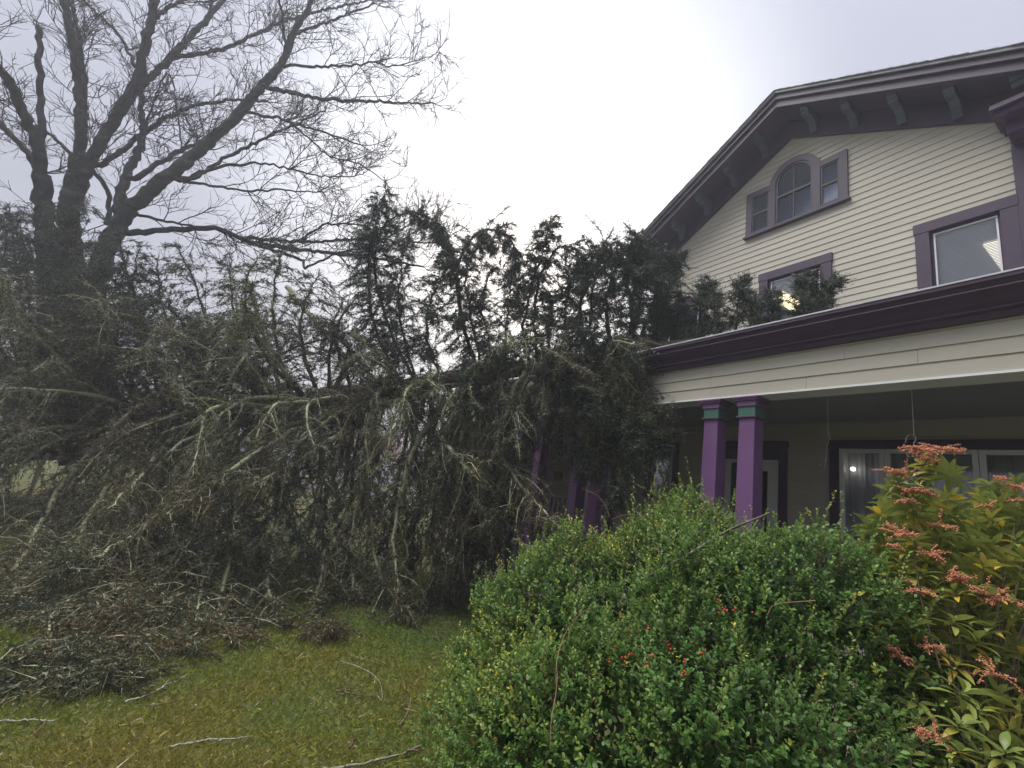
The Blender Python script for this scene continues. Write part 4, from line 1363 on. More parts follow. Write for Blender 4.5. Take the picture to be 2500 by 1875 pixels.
limb([(1230, 1160), (1500, 1192), (1800, 1175), (2100, 1195), (2200, 1170)], 11, 4, -1.2, -2.4)
limb([(1480, 1175), (1600, 1105), (1750, 1100), (1830, 1125)], 8, 4, -1.6, -1.2)
limb([(1220, 1190), (1330, 1230), (1490, 1280)], 13, 8, -1.2, -0.8, 0.6)
limb([(1500, 1340), (1650, 1240), (1850, 1190), (2080, 1060)], 8, 3, -1.5, -2.5)
limb([(1750, 1270), (1900, 1220), (2060, 1120), (2150, 1050)], 6, 2.5, -2.0, -2.6)
limb([(450, 830), (340, 750), (220, 640), (100, 600)], 14, 6, 0.2, 1.6)
limb([(480, 870), (520, 930), (540, 1010), (520, 1100)], 12, 14, 0.2, -0.2, 0.3)
limb([(650, 330), (590, 180), (470, 60), (400, -20)], 11, 6, 0.0, 1.4)
limb([(700, 650), (820, 360), (870, 560), (890, 700)], 6, 4, 0.4, 1.0)
#SPLIT2
# ================================================================== HOLLY BUSH
LEAF_V = [(0, 0, 0), (0.40, 0.26, 0.05), (0.40, -0.26, 0.05), (0.80, 0.22, 0.02), (0.80, -0.22, 0.02), (1.0, 0, -0.05)]
LEAF_F = [(0, 2, 1), (1, 2, 4), (1, 4, 3), (3, 4, 5)]
# outline of the mound: centres by place on the lawn (distance along the view of a picture column), height and radius
BL = []
for px, dist, zc, r in ((530, 3.1, 0.32, 0.44), (572, 3.3, 0.55, 0.58), (625, 3.2, 0.68, 0.70), (700, 3.3, 0.84, 0.76), (760, 3.1, 0.93, 0.74), (806, 3.1, 0.93, 0.58),
                        (572, 2.6, 0.28, 0.44), (620, 2.5, 0.42, 0.52), (700, 2.45, 0.52, 0.60), (755, 2.4, 0.60, 0.58), (800, 2.5, 0.52, 0.40), (660, 2.25, 0.20, 0.45), (735, 2.15, 0.25, 0.46)):
    d = ray(px, 480.0 + (px - 500) * 0.155); d[2] = 0; d = nrm(d)
    BL.append((d * dist + V(0, 0, zc), r))
bush = empty('holly_bush', tuple(V(BL[9][0][0], BL[9][0][1], 0)), 'rounded glossy green holly bush with a few red berries in front of the porch', 'shrub')
BI = tuple(-np.array(bush.location))
BC = np.array([b[0] for b in BL]); BR = np.array([b[1] for b in BL])


def lump(p):
    """low irregular swelling of the mound"""
    return 0.17 * np.sin(p[:, 0] * 6.1 + 1.3) * np.sin(p[:, 1] * 5.3 + 0.4) + 0.07 * np.sin(p[:, 2] * 9 + p[:, 0] * 7) + 0.05 * np.sin(p[:, 1] * 14 + p[:, 2] * 11 + p[:, 0] * 5)


def bush_points(n, depth):
    """points just inside the surface of the union of mounds, with outward directions"""
    w = BR ** 2 / (BR ** 2).sum()
    b = rng.choice(len(BL), n, p=w)
    u = nrm(rng.normal(size=(n, 3)))
    u[:, 2] = np.where(u[:, 2] < -0.5, -u[:, 2], u[:, 2])
    sq = np.array([1, 1, 1.0])
    base = BC[b] + u * BR[b][:, None]
    rr = BR[b] * (1 + lump(base)) - depth * rng.uniform(0, 1, n) ** 1.6
    p = BC[b] + u * rr[:, None]
    dd = np.linalg.norm(p[:, None] - BC[None], axis=2) - BR[None] * 0.86
    dd[np.arange(n), b] = 1
    ok = (dd.min(1) > 0) & (p[:, 2] > 0.02) & (p[:, 1] < 4.5)
    # only the sides that can be seen from around the viewpoint need leaves
    ok &= np.sum(u * nrm(EYE - p), 1) > -0.2
    return p[ok], u[ok]


def sprigs(p, u, ln, nleaf, leaf, ch_leaf, ch_wood, tone):
    m = len(p)
    d = nrm(u + V(0, 0, 0.45) + rng.normal(0, 0.45, (m, 3)))
    L = ln * rng.uniform(0.6, 1.3, m)
    k = 4
    pts = [p]
    dd = d.copy()
    for j in range(k - 1):
        dd = nrm(dd + V(0, 0, 0.12) + rng.normal(0, 0.12, (m, 3)))
        pts.append(pts[-1] + dd * (L / (k - 1))[:, None])
    S = np.stack(pts, 1)
    v, f = tubes(S, np.linspace(1, 0.5, k)[None] * np.full((m, 1), 0.0016), 3)
    ch_wood.append((v, f, 0, 0.4))
    mi = np.repeat(np.arange(m), nleaf)
    t = np.tile(np.linspace(0.1, 1, nleaf), m) * (k - 1)
    i = np.minimum(t.astype(int), k - 2); ff = (t - i)[:, None]
    A = S[mi, i] * (1 - ff) + S[mi, i + 1] * ff
    T = nrm(S[mi, i + 1] - S[mi, i])
    ph = np.tile(np.arange(nleaf) * 2.4, m) + rng.uniform(0, 6.28, len(mi))
    _, U, W = frames(T, np.broadcast_to(V(0.3, 0.2, 1), T.shape))
    Rd = U * np.cos(ph)[:, None] + W * np.sin(ph)[:, None]
    D = nrm(T * 0.55 + Rd * 0.85 + V(0, 0, 0.1))
    nref = nrm(T + V(0, 0, 0.8) + rng.normal(0, 0.35, T.shape))      # leaf faces turn up to the light
    Ul = nrm(np.cross(nref, D)); Wl = np.cross(D, Ul)
    sz = leaf * rng.uniform(0.7, 1.25, len(mi)) * np.tile(np.linspace(1.05, 0.65, nleaf), m)
    v, f = place(LEAF_V, LEAF_F, A, D, Ul, Wl, sz)
    tn = np.repeat(tone + rng.normal(0, 0.10, m), nleaf) + np.tile(np.linspace(-0.10, 0.26, nleaf), m) + rng.normal(0, 0.06, len(mi))
    odd = rng.uniform(size=len(mi)) < 0.0012
    tn[odd] = 1.0
    ch_leaf.append((v, f, 0, np.repeat(np.clip(tn, 0, 1), len(LEAF_V))))


chl, chw = [], []
p, u = bush_points(22500, 0.12)
zone = 0.42 + 0.16 * np.sin(p[:, 0] * 2.2 + 0.5) + 0.10 * np.sin(p[:, 2] * 5 + p[:, 1] * 3)
sprigs(p, u, 0.10, 11, 0.0262, chl, chw, zone)
p2, u2 = bush_points(4500, 0.34)
sprigs(p2, u2, 0.12, 9, 0.036, chl, chw, np.full(len(p2), 0.22))
# longer young shoots that break the outline
p3, u3 = bush_points(1000, 0.02)
up = u3[:, 2] > -0.1
p3, u3 = p3[up], u3[up]
sprigs(p3, nrm(u3 + V(0, 0, 0.7)), 0.27, 24, 0.024, chl, chw, np.full(len(p3), 0.62))
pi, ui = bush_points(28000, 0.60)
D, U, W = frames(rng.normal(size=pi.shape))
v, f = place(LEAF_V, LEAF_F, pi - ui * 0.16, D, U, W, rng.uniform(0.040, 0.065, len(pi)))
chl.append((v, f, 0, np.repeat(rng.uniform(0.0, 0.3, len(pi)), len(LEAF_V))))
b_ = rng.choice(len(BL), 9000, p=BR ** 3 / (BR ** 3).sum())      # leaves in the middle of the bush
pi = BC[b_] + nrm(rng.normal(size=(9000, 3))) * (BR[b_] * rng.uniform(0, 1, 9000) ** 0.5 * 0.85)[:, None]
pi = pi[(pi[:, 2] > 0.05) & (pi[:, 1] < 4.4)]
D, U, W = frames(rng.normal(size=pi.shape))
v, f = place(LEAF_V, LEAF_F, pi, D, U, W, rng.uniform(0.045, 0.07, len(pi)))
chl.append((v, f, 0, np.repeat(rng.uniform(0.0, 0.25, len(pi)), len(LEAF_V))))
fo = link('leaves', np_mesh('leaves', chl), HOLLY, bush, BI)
fo['kind'] = 'stuff'
so = link('stems', np_mesh('stems', chw), TWIG, bush, BI)
so['kind'] = 'stuff'
# heavier stems inside, from the ground up
inner = MB()
for i in range(46):
    b = rng.integers(0, len(BL)); c = BC[b]
    e = c + nrm(rng.normal(size=3) + V(0, 0, 0.8)) * BR[b] * 0.75
    s0 = V(c[0] + rng.normal(0, 0.12), c[1] + rng.normal(0, 0.12), 0)
    inner.tube(resample([s0, (s0 + e) / 2 + rng.normal(0, 0.08, 3), e], 8), np.linspace(0.012, 0.004, 8), 5)
inner.build('inner_branches', paint('bush_wood', (0.10, 0.07, 0.05), 0.9, 0.3, 10), bush, loc=BI)


def on_bush(px, py, lift=0.0):
    """first point of the mound met along a line of sight"""
    r = nrm(ray(px, py))
    for t in np.arange(0.8, 6, 0.01):
        q_ = EYE + r * t
        if np.any(np.linalg.norm(q_ - BC, axis=1) < BR * (1.02 + 0.5 * lump(q_[None])[0])):
            return q_ - r * lift
    return EYE + r * 2.4


bm_ = MB().lathe([(0, -1), (0.75, -0.66), (1.0, 0), (0.75, 0.66), (0.2, 0.98), (0, 0.9)], (0, 0, 0), 8)
bme = bpy.data.meshes.new('berry'); bme.from_pydata(bm_.v, [], bm_.f); bme.update(); bme.materials.append(BERRY)
bme.polygons.foreach_set('use_smooth', np.ones(len(bme.polygons), bool))
zc = lambda u_, v_: ((1000 + u_ * 0.45208) * 0.4096, (1150 + v_ * 0.45208) * 0.4096)
for u_, v_, n_ in ((1160, 795, 3), (1185, 855, 5), (1230, 862, 2), (1280, 852, 3), (1395, 925, 3), (1405, 950, 2), (1085, 940, 2), (1195, 985, 3), (1160, 1015, 4), (1080, 1025, 2), (1310, 990, 2),
                   (1585, 980, 3), (1490, 1025, 2), (1485, 1088, 4), (1285, 1045, 3), (1680, 760, 3), (1705, 750, 3), (1755, 735, 2), (1675, 692, 2), (1850, 762, 1)):
    for k in range(n_):
        c = on_bush(*zc(u_ + rng.normal(0, 9), v_ + rng.normal(0, 8)), lift=0.065)
        o = bpy.data.objects.new('berry', bme)
        COL.objects.link(o); o.parent = bush
        o.location = tuple(c + np.array(BI)); o.scale = (0.0052,) * 3

# bare arching canes that poke out of the bush
CANE = paint('bare_cane', (0.20, 0.11, 0.075), 0.75, 0.2, 20)
canes = [([(875, 880), (850, 890)], 0), ]
for pts in ([(790, 1260), (790, 1130), (800, 1000), (840, 880), (900, 790), (980, 740), (1060, 735), (1140, 775)], [(760, 1480), (765, 1350), (790, 1200), (800, 1080)],
            [(1080, 250), (1060, 190), (1010, 130), (930, 95)], [(1660, 280), (1610, 210), (1570, 130), (1500, 85), (1400, 70)], [(1210, 420), (1215, 330), (1240, 240)], [(1320, 330), (1315, 180), (1325, 30)],
            [(1420, 390), (1330, 280), (1200, 235), (1090, 260)], [(1660, 205), (1540, 225), (1420, 330)], [(1350, 470), (1330, 330), (1310, 250)],
            [(2190, 700), (1980, 720), (1930, 780)], [(1010, 370), (940, 440), (870, 520)]):
    pp = [on_bush(*zc(*a), lift=0.17) for a in pts]
    # keep the cane at an even distance where it leaves the outline
    dd = [np.dot(a - EYE, FWD) for a in pp]
    md = float(np.median(dd))
    pp = [at_d(*zc(*a), min(max(d_, md - 0.3), md + 0.3)) for a, d_ in zip(pts, dd)]
    MB().tube(resample(pp, 26), np.linspace(0.0022, 0.0011, 26), 5).build('cane', CANE, bush, loc=BI, smooth=True)
# a dead stick lying across the bush
pp = [on_bush(*zc(*a), lift=0.05) for a in ((1270, 580), (1400, 510), (1530, 435), (1700, 330), (1950, 225))]
stk = MB().tube(resample(pp, 20), np.linspace(0.008, 0.004, 20), 6).build('fallen_stick', paint('grey_stick', (0.16, 0.14, 0.12), 0.9, 0.3, 30), smooth=True)
tag(stk, 'long thin grey stick lying on top of the holly bush', 'stick', 'broken sticks blown off the trees')

# ================================================================== PIERIS SHRUB
pv = []
pf = []
nu = 4
for i in range(nu + 1):
    t = i / nu
    w = 0.155 * math.sin(math.pi * min(1, (0.06 + 0.94 * t)) ** 0.9) ** 0.8 if 0 < t < 1 else 0.012
    z = -0.16 * t * t + 0.05 * math.sin(3 * t)
    pv += [(t, w, z + 0.05 * w / 0.155), (t, 0, z), (t, -w, z + 0.05 * w / 0.155)]
for i in range(nu):
    a = i * 3
    pf += [(a, a + 3, a + 4, a + 1), (a + 1, a + 4, a + 5, a + 2)]
pieris = empty('pieris_shrub', tuple(V(ray(960, 600)[0], ray(960, 600)[1], 0) / np.linalg.norm(ray(960, 600)[:2]) * 2.4),
               'tall evergreen shrub with yellow-green leaf whorls and coral pink flower sprays by the window', 'shrub')
PI_ = tuple(-np.array(pieris.location))
zp = lambda u_, v_: ((1900 + u_ * 0.4971) * 0.4096, (1050 + v_ * 0.4971) * 0.4096)
ros = []   # (place, axis, leaf length, tone)
traced = [(800, 170, 2.3), (845, 215, 2.3), (760, 215, 2.3), (700, 160, 2.35), (655, 210, 2.35), (590, 240, 2.3), (560, 300, 2.3), (740, 350, 2.25), (660, 330, 2.25), (620, 400, 2.2), (700, 420, 2.2), (760, 440, 2.2),
          (500, 400, 2.4), (540, 440, 2.4), (820, 390, 2.3), (900, 370, 2.4), (840, 330, 2.45), (1020, 250, 2.5), (1080, 300, 2.5), (1150, 250, 2.5), (1190, 330, 2.5), (1090, 370, 2.4), (960, 430, 2.3), (1040, 450, 2.25),
          (800, 510, 2.15), (860, 560, 2.1), (680, 540, 2.15), (620, 590, 2.15), (720, 620, 2.1), (960, 540, 2.1), (1060, 560, 2.1), (1160, 520, 2.1), (630, 690, 2.1), (720, 700, 2.05), (820, 690, 2.0), (900, 640, 2.05), (1000, 660, 2.0), (1120, 650, 2.0), (1190, 720, 2.0),
          (760, 780, 2.0), (860, 790, 1.95), (960, 780, 1.95), (1080, 800, 1.9), (1160, 880, 1.9), (500, 930, 2.05), (420, 1030, 2.05), (640, 950, 1.95), (740, 900, 1.95), (950, 1010, 1.85), (1040, 950, 1.85), (860, 930, 1.9),
          (500, 1110, 1.95), (570, 1050, 1.95), (680, 1130, 1.9), (780, 1060, 1.85), (880, 1150, 1.8), (640, 1200, 1.85), (980, 1130, 1.8), (1090, 1100, 1.8), (1180, 1060, 1.8), (280, 1150, 2.1), (330, 1180, 2.1), (240, 1080, 2.15),
          (700, 1330, 1.8), (800, 1330, 1.75), (920, 1290, 1.7), (580, 1340, 1.85), (1000, 1370, 1.7), (1100, 1280, 1.7), (1180, 1350, 1.7), (520, 1500, 1.8), (600, 1460, 1.75), (700, 1440, 1.75), (1040, 1480, 1.65), (900, 1440, 1.7), (1150, 1470, 1.6),
          (480, 1600, 1.75), (580, 1580, 1.7), (680, 1590, 1.65), (800, 1600, 1.65), (900, 1560, 1.6), (1000, 1590, 1.6), (1100, 1580, 1.6), (1190, 1560, 1.6)]
for u_, v_, d_ in traced:
    c = at_d(*zp(u_ + rng.normal(0, 8), v_ + rng.normal(0, 8)), d_ + rng.normal(0, 0.04))
    ros.append((c, 0.080 * rng.uniform(0.85, 1.15), 0.48 - 0.08 * (v_ > 1150)))
for i in range(820):                             # the body of the shrub behind the front whorls
    u_, v_ = rng.uniform(440, 1400), rng.uniform(300, 1800)
    c = at_d(*zp(u_, v_), np.interp(v_, [200, 700, 1200, 1700], [2.55, 2.25, 2.05, 1.85]) + rng.uniform(-0.05, 0.45))
    if u_ < 500 + 90 * math.sin(v_ * 0.008) and rng.uniform() < 0.6:
        continue
    if v_ < 430 and 820 < u_ < 980:
        continue
    if c[2] > 0.1:
        ros.append((c, 0.080 * rng.uniform(0.85, 1.15), 0.44 - 0.08 * (v_ > 1150)))
RO = np.array([r[0] for r in ros])
ctr = np.array(pieris.location)
LO, LD, LU, LW, LS, LT = [], [], [], [], [], []
stm = MB()
for c, ln, tone in ros:
    out = nrm(V(c[0] - ctr[0], c[1] - ctr[1], 0) * 0.5 + V(0, 0, 0.75) + rng.normal(0, 0.22, 3))
    # stem down into the shrub
    b = V(ctr[0] + (c[0] - ctr[0]) * 0.35, ctr[1] + (c[1] - ctr[1]) * 0.35, max(0.0, c[2] - 0.75))
    if rng.uniform() < 0.12: stm.tube(resample([c, c - out * 0.12, (c + b) / 2 - V(0, 0, 0.08), b], 7), np.linspace(0.0020, 0.0040, 7), 3)
    nl = rng.integers(9, 15)
    ph0 = rng.uniform(0, 6.28)
    U = nrm(np.cross(out, V(0.2, 0.9, 0.1))); W = np.cross(out, U)
    yl = tone + rng.normal(0, 0.12)
    for k in range(nl):
        a = ph0 + k * 2.4
        el = np.interp(k, [0, nl], [-0.30, 0.65]) + rng.normal(0, 0.12)
        rd = U * math.cos(a) + W * math.sin(a)
        d = nrm(rd * math.cos(el) + out * math.sin(el))
        nn_ = nrm(out - d * np.dot(out, d)); uu = np.cross(nn_, d)
        LO.append(c - out * 0.035 * (1 - k / nl) + rd * 0.004); LD.append(d); LU.append(uu); LW.append(nn_)
        LS.append(ln * rng.uniform(0.75, 1.2)); LT.append(yl + (0.55 if (k < 3 and rng.uniform() < 0.22) else 0) + rng.normal(0, 0.07))
stm.build('stems', paint('pieris_wood', (0.075, 0.05, 0.035), 0.85, 0.25, 20), pieris, loc=PI_)
LO, LD, LU, LW, LS, LT = map(np.array, (LO, LD, LU, LW, LS, LT))
LT = np.clip(LT, 0, 1)
# nearest leaves in view are leaves of their own; the rest are one mass
cam_v = LO - EYE
zd = cam_v @ FWD
xx = 512 + FOC * (cam_v @ RIGHT) / zd; yy = 384 - FOC * (cam_v @ UP) / zd
front = np.zeros(len(LO))
score = LS / zd
score[(xx > 1015) | (yy > 758) | (xx < 5)] = 0
for i in range(len(LO)):
    near = (np.abs(xx - xx[i]) < 14) & (np.abs(yy - yy[i]) < 14) & (zd < zd[i] - 0.12)
    front[i] = near.sum()
score = score * (front < 2)
pick = np.argsort(-score)[:300]
mask = np.ones(len(LO), bool); mask[pick] = False
v, f = place(pv, pf, LO[mask], LD[mask], LU[mask], LW[mask], LS[mask])
lo = link('leaves', np_mesh('leaves', [(v, f, 0, np.repeat(LT[mask], len(pv)))]), PIERIS, pieris, PI_, True)
lo['kind'] = 'stuff'
leafm = []
for k in range(12):
    tv = np.array(pv) * [1, rng.uniform(0.85, 1.2), rng.uniform(0.6, 1.6)]
    me = np_mesh('leaf', [(tv, np.array(pf), 0, np.full(len(pv), k / 11.0))])
    me.materials.append(PIERIS)
    me.polygons.foreach_set('use_smooth', np.ones(len(me.polygons), bool))
    leafm.append(me)
for i in pick:
    o = bpy.data.objects.new('leaf', leafm[int(round(LT[i] * 11))])
    COL.objects.link(o); o.parent = pieris
    m3 = Matrix((tuple(LD[i]), tuple(LU[i]), tuple(LW[i]))).transposed().to_4x4()
    o.matrix_local = Matrix.Translation(tuple(LO[i] + np.array(PI_))) @ m3 @ Matrix.Scale(float(LS[i]), 4)


def flower(c, size, n, flat=0.5):
    """a spray of drooping strings of small coral buds"""
    ch = []
    dirs = nrm(np.stack([rng.normal(size=n), rng.normal(size=n), np.abs(rng.normal(0, flat, n)) - 0.05], 1))
    k = 8
    pts = [np.repeat(c[None], n, 0)]
    d = dirs.copy()
    Ls = size * rng.uniform(0.5, 1.1, n)
    for j in range(k - 1):
        d = nrm(d + V(0, 0, -0.07) + rng.normal(0, 0.1, d.shape))
        pts.append(pts[-1] + d * (Ls / (k - 1))[:, None])
    S = np.stack(pts, 1)
    v, f = tubes(S, np.full((n, k), 0.0014), 3)
    ch.append((v, f, 0, 0.3))
    nb = 22
    mi = np.repeat(np.arange(n), nb)
    t = np.tile(np.linspace(0.12, 1, nb), n) * (k - 1)
    i = np.minimum(t.astype(int), k - 2); ff = (t - i)[:, None]
    A = S[mi, i] * (1 - ff) + S[mi, i + 1] * ff + rng.normal(0, 0.0035, (len(mi), 3))
    oc = [(1, 0, 0), (-0.6, 0, 0), (0, 0.5, 0), (0, -0.5, 0), (0, 0, 0.5), (0, 0, -0.5)]
    of = [(0, 2, 4), (2, 1, 4), (1, 3, 4), (3, 0, 4), (2, 0, 5), (1, 2, 5), (3, 1, 5), (0, 3, 5)]
    D, U, W = frames(rng.normal(size=(len(mi), 3)) + V(0, 0, -0.6))
    v, f = place(oc, of, A, D, U, W, rng.uniform(0.004, 0.0072, len(mi)))
    ch.append((v, f, 0, np.repeat(rng.uniform(0, 1, len(mi)), 6)))
    link('flower_spray', np_mesh('flower_spray', ch), FLOWER, pieris, PI_)


for u_, v_, d_, sz, n_ in ((720, 95, 2.28, 0.12, 16), (660, 85, 2.27, 0.10, 11), (800, 92, 2.28, 0.12, 14), (740, 140, 2.26, 0.08, 12), (870, 95, 2.3, 0.07, 7), (570, 198, 2.3, 0.10, 10), (630, 208, 2.28, 0.10, 12), (660, 300, 2.22, 0.09, 12), (715, 300, 2.21, 0.07, 9),
                           (625, 345, 2.2, 0.06, 9), (540, 468, 2.25, 0.06, 7), (590, 512, 2.12, 0.09, 12), (650, 515, 2.12, 0.07, 9), (570, 570, 2.1, 0.04, 6), (745, 612, 2.06, 0.08, 11), (800, 470, 2.12, 0.09, 9),
                           (860, 715, 1.98, 0.09, 11), (920, 740, 1.97, 0.07, 9), (700, 795, 1.98, 0.10, 10), (1010, 800, 1.88, 0.09, 11), (1070, 840, 1.87, 0.08, 8), (1090, 795, 1.9, 0.07, 6), (1095, 235, 2.44, 0.05, 7), (1165, 275, 2.44, 0.09, 9), (1150, 350, 2.4, 0.09, 9),
                           (560, 1075, 1.9, 0.05, 7), (610, 1120, 1.87, 0.07, 9), (735, 1060, 1.84, 0.06, 8), (1060, 1195, 1.74, 0.11, 9), (700, 1470, 1.7, 0.08, 8), (770, 1495, 1.68, 0.09, 12), (1190, 860, 1.85, 0.06, 6), (1030, 375, 2.38, 0.06, 6)):
    flower(at_d(*zp(u_, v_), d_ - 0.03), sz * 0.88, n_, 0.25 if v_ < 350 else 0.5)

# ================================================================== LAWN
n = 185000
# blades are thickest near the viewpoint, thinning with distance
ang = rng.uniform(math.radians(138), math.radians(205), n)
dist = 1.6 + (rng.uniform(0, 1, n) ** 1.8) * 7.0
gx, gy = dist * np.cos(ang), dist * np.sin(ang)
gp = np.stack([gx, gy, np.zeros(n)], 1)
pn = np.sin(gx * 1.7 + 0.6 * np.sin(gy * 2.3)) * np.cos(gy * 1.9 + 0.7) * 0.5 + 0.25 * np.sin(gx * 5.1 + gy * 4.3) + 0.15 * np.sin(gx * 11 - gy * 9)
green = np.clip((dist - 3.2) / 2.2, 0, 1) * 0.34 + np.clip((gy - 0.3) / 2.0, 0, 1) * 0.10
tone = np.clip(0.64 - green + 0.22 * pn + rng.normal(0, 0.13, n), 0.02, 1)
straw = rng.uniform(size=n) < 0.025
tone[straw] = np.clip(tone[straw] + 0.4, 0, 1)
hgt = rng.uniform(0.025, 0.060, n) * (1 + 0.35 * pn)
hgt[straw] *= 1.6
lean = rng.normal(0, 0.7, (n, 3)); lean[:, 2] = 0
lean[straw] *= 2.2
bd = nrm(lean + V(0, 0, 1.0))
wdir = nrm(np.cross(bd, rng.normal(size=(n, 3)))) * (0.0008 + 0.00038 * dist)[:, None]
mid = gp + bd * (hgt * 0.55)[:, None]
tip = gp + nrm(bd + lean * 0.45) * hgt[:, None]
v = np.stack([gp - wdir, gp + wdir, mid + wdir, tip], 1).reshape(-1, 3)
i5 = np.arange(n)[:, None] * 4
f3 = np_mesh('grass', [(v, np.concatenate([i5 + np.array([[0, 1, 2]]), i5 + np.array([[0, 2, 3]])]), 0, np.repeat(tone, 4))])
tag(link('grass', f3, GRASS), 'short mossy winter grass with yellow straw', 'grass', kind='stuff')

# litter of bark, needles and leaf bits on the lawn
n = 1700
ang = rng.uniform(math.radians(140), math.radians(203), n); dist = 1.8 + rng.uniform(0, 1, n) ** 1.2 * 5.5
lp = np.stack([dist * np.cos(ang), dist * np.sin(ang), rng.uniform(0.012, 0.035, n)], 1)
D, U, W = frames(rng.normal(size=(n, 3)) * [1, 1, 0.25], np.broadcast_to(V(0, 0, 1), (n, 3)) + rng.normal(0, 0.3, (n, 3)))
v, f = place(LEAF_V, LEAF_F, lp, D, U, W, rng.uniform(0.005, 0.016, n))
a1 = np.repeat(rng.uniform(0, 1, n) ** 1.5, len(LEAF_V))
lt = [(v, f, 0, a1)]
n = 900
lp = np.stack([(d_ := 1.9 + rng.uniform(0, 1, n) ** 1.2 * 5.5) * np.cos(a_ := rng.uniform(math.radians(140), math.radians(203), n)), d_ * np.sin(a_), rng.uniform(0.015, 0.04, n)], 1)
v, f = stems(lp, rng.normal(size=(n, 3)) * [1, 1, 0.12], rng.uniform(0.03, 0.14, n), 0.0025)
lt.append((v, f, 0, np.repeat(rng.uniform(0, 1, n), 4)))
LITTER = ramp_mat('lawn_litter', [(0.0, (0.10, 0.065, 0.04)), (0.6, (0.20, 0.16, 0.10)), (0.9, (0.36, 0.36, 0.28)), (1.0, (0.5, 0.52, 0.44))], 0.9, 0.2)
tag(link('twig_litter', np_mesh('twig_litter', lt), LITTER), 'scattered bark flakes and needles on the lawn', 'litter', kind='stuff')

# broken sticks on the lawn, each its own
zg = lambda u_, v_: (u_ * 0.2222, 573.4 + v_ * 0.2222)
STICK = [
    ('crooked lichen-white stick at the edge of the fallen boughs', [(565, 572), (640, 552), (705, 524), (750, 494), (800, 478), (845, 450)], 0.011, 0.95, None),
    ('thin brown curved twig in the middle of the lawn', [(700, 590), (830, 560), (920, 520), (1060, 505), (1130, 518)], 0.0055, 0.15, None),
    ('white peeling stick with a short brown fork at the left edge', [(-40, 662), (60, 658), (130, 655), (190, 655), (245, 660)], 0.010, 1.0, [(212, 657), (185, 690), (152, 724)]),
    ('mottled white and grey stick on the yellow grass', [(765, 776), (870, 755), (960, 742), (1040, 740), (1135, 726)], 0.010, 0.9, None),
    ('thick lichen-grey stick beside the foot of the holly bush', [(1440, 880), (1600, 857), (1720, 830), (1830, 800), (1897, 768)], 0.015, 0.75, [(1830, 800), (1860, 795), (1880, 800)]),
    ('short bare reddish-brown stick', [(1513, 523), (1600, 541), (1692, 551)], 0.011, 0.05, [(1540, 528), (1565, 505), (1590, 492)]),
    ('pale thin twig bent like a hook', [(1535, 390), (1600, 412), (1662, 440), (1705, 480), (1718, 515), (1722, 558)], 0.0055, 0.9, None),
    ('straight pale twig on the green grass under the spruce', [(1578, 364), (1650, 385), (1732, 409)], 0.0055, 0.85, None),
    ('thin stick leaning against the side of the holly bush', [(1800, 680), (1835, 620), (1850, 560)], 0.007, 0.6, None),
    ('small dark stick lying across the bottom grass', [(1575, 785), (1590, 745), (1600, 740)], 0.012, 0.1, None),
    ('bent brown stick by the reddish needles near the bush', [(1945, 285), (1990, 288), (2050, 278)], 0.008, 0.2, None)]
SM = ramp_mat('stick_bark', [(0.0, (0.10, 0.06, 0.045)), (0.4, (0.16, 0.12, 0.09)), (0.75, (0.27, 0.27, 0.22)), (1.0, (0.42, 0.42, 0.36))], 0.9, 0.2, 0.0, 0.9, 28.0, 0.4)
for lab, pts, r, tn, fork in STICK:
    r *= 0.58
    P = np.array([at_z(*zg(*a), 0.03) for a in pts])
    P = resample(P, 30); P[:, 2] += -0.006 + rng.normal(0, 0.002, 30)
    P[1:-1, :2] += rng.normal(0, r * 0.25, (28, 2))
    R_ = r * np.linspace(1, 0.55, 30) * (1 + 0.10 * rng.normal(size=30))
    v, f = tubes(P[None], R_[None], 8)
    ch = [(v, f, 0, np.clip(tn * 0.8 + rng.normal(0, 0.08, len(v)), 0, 1))]
    if fork:
        Q = resample(np.array([at_z(*zg(*a), 0.035) for a in fork]), 12)
        v, f = tubes(Q[None], (r * np.linspace(0.75, 0.4, 12))[None], 7)
        ch.append((v, f, 0, 0.15))
    k = rng.integers(3, 8)
    ii = rng.integers(3, 28, k)
    v, f = stems(P[ii], rng.normal(size=(k, 3)) * [1, 1, 0.3], rng.uniform(0.02, 0.07, k), r * 0.35)
    ch.append((v, f, 0, tn))
    tag(link('fallen_stick', np_mesh('fallen_stick', ch), SM, smooth=True), lab, 'stick', 'broken sticks blown off the trees')

# ================================================================== BEYOND THE TREE
def far_house(c, w, d, hgt, rh, rz, wall, roofm, label):
    o = empty('neighbour_house', tuple(c), label, 'house')
    o.rotation_euler = (0, 0, rz)
    MB().box(-w / 2, w / 2, -d / 2, d / 2, 0, hgt).build('wall', wall, o)
    MB().prism_x([(-d / 2 - 0.4, hgt), (d / 2 + 0.4, hgt), (0, hgt + rh)], -w / 2 - 0.3, w / 2 + 0.3).build('roof', roofm, o)
    for fy, s in ((-d / 2, -1),):
        for k in range(4):
            x = -w / 2 + w * (k + 0.5) / 4
            win = MB().box(x - 0.5, x + 0.5, fy - 0.06, fy - 0.002, 0.9, 2.2).build('window', M['white'], o)
            MB().box(x - 0.42, x + 0.42, fy - 0.08, fy - 0.062, 0.98, 2.12).build('pane', M['sash_dk'], win)
    return o


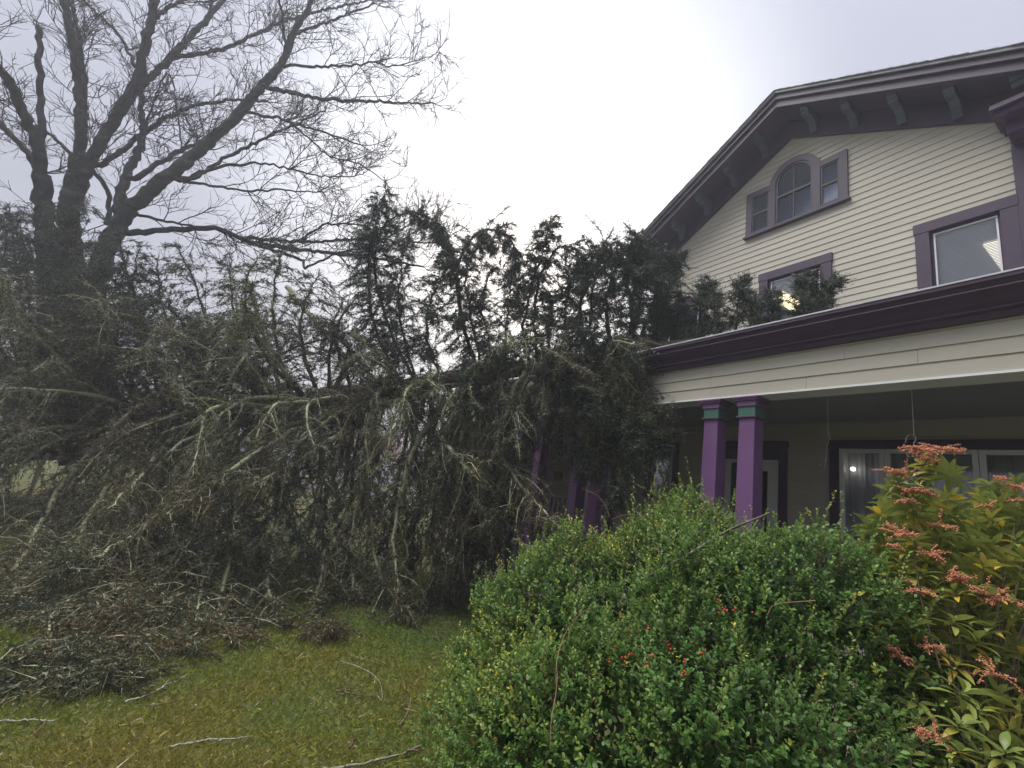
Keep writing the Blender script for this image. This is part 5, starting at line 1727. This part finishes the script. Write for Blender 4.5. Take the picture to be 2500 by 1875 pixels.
p = at_z(55, 445, 0.0); dirv = nrm(V(ray(40, 440)[0], ray(40, 440)[1], 0))
far_house(dirv * 52, 13, 8, 2.9, 2.6, math.atan2(dirv[1], dirv[0]) + math.pi / 2 - math.pi, paint('pale_siding', (0.66, 0.60, 0.54), 0.6, 0.05, 2), M['brown_roof'], 'low pale house with a brown roof across the street at far left')
dirv = nrm(V(ray(330, 440)[0], ray(330, 440)[1], 0))
far_house(dirv * 60, 16, 9, 3.0, 3.2, math.atan2(dirv[1], dirv[0]) - math.pi / 2, paint('white_siding', (0.74, 0.74, 0.75), 0.6, 0.05, 2), M['brown_roof'], 'white house with a brown roof seen through the middle of the spruce')
# a driveway marker with a red cap, and a red and white street sign post
p = at_z(163, 502, 0.0)
dm = empty('marker_post', tuple(p), 'pale green marker post with a red cap standing behind the boughs', 'post')
MB().lathe([(0.05, 0), (0.045, 0.95), (0.0, 0.95)], (0, 0, 0), 10).build('post', paint('pale_green', (0.5, 0.62, 0.45), 0.6, 0.1, 8), dm)
MB().lathe([(0.06, 0.951), (0.07, 1.0), (0.05, 1.08), (0.0, 1.1)], (0, 0, 0), 10).build('cap', M['red'], dm)
p = at_z(149, 476, 0.0)
sp = empty('hydrant', tuple(p), 'red and white hydrant at the street seen through the boughs', 'hydrant')
MB().lathe([(0.22, 0), (0.2, 0.06), (0.15, 0.08), (0.15, 0.7), (0.2, 0.72), (0.2, 0.78)], (0, 0, 0), 12).build('barrel', M['white'], sp)
MB().lathe([(0.2, 0.781), (0.18, 0.95), (0.1, 1.08), (0.04, 1.1), (0.04, 1.18), (0, 1.18)], (0, 0, 0), 12).build('bonnet', M['red'], sp)
MB().lathe([(0.0, 0.0), (0.08, 0.0), (0.08, 0.12), (0.0, 0.12)], (0.22, 0, 0.5), 8).build('cap', M['red'], sp)

# wooded skyline far off behind the street
n = 26000
a = rng.uniform(math.radians(95), math.radians(262), n)
dd = rng.uniform(95, 135, n)
top = 4.0 + 2.2 * np.sin(a * 23) + 1.5 * np.sin(a * 57 + 1) + rng.normal(0, 0.6, n)
z = rng.uniform(0, 1, n) * np.maximum(1.5, top)
c = np.stack([dd * np.cos(a), dd * np.sin(a), z], 1)
D, U, W = frames(rng.normal(size=(n, 3)))
v, f = place([(0, 0, 0), (1, 0.4, 0), (1, -0.4, 0)], [(0, 1, 2)], c, D, U, W, rng.uniform(0.6, 1.6, n))
WOODS = ramp_mat('far_woods', [(0.0, (0.05, 0.06, 0.045)), (1.0, (0.13, 0.115, 0.10))], 0.9, 0.1)
tag(link('far_woods', np_mesh('far_woods', [(v, f, 0, np.repeat(rng.uniform(0, 1, n), 3))]), WOODS), 'low bare woods on the skyline beyond the street', 'woods', kind='stuff')

# ================================================================== THIN MIST, ADDED AS A PALE VEIL LIKE LENS FLARE
hz = MB().box(-230, 230, -230, 230, -1.2, 27).build('haze', [])
hm = bpy.data.materials.new('veil_mist')
hm.use_nodes = True
hn = hm.node_tree.nodes
hn.remove(hn['Principled BSDF'])
pvn = hn.new('ShaderNodeVolumePrincipled')
pvn.inputs['Color'].default_value = (0.90, 0.92, 1.0, 1)
pvn.inputs['Density'].default_value = 0.005
pvn.inputs['Anisotropy'].default_value = 0.3
hm.node_tree.links.new(pvn.outputs[0], hn['Material Output'].inputs['Volume'])
hz.data.materials.append(hm)
tag(hz, 'thin mist added as a pale veil over the farther things', 'haze', kind='stuff')
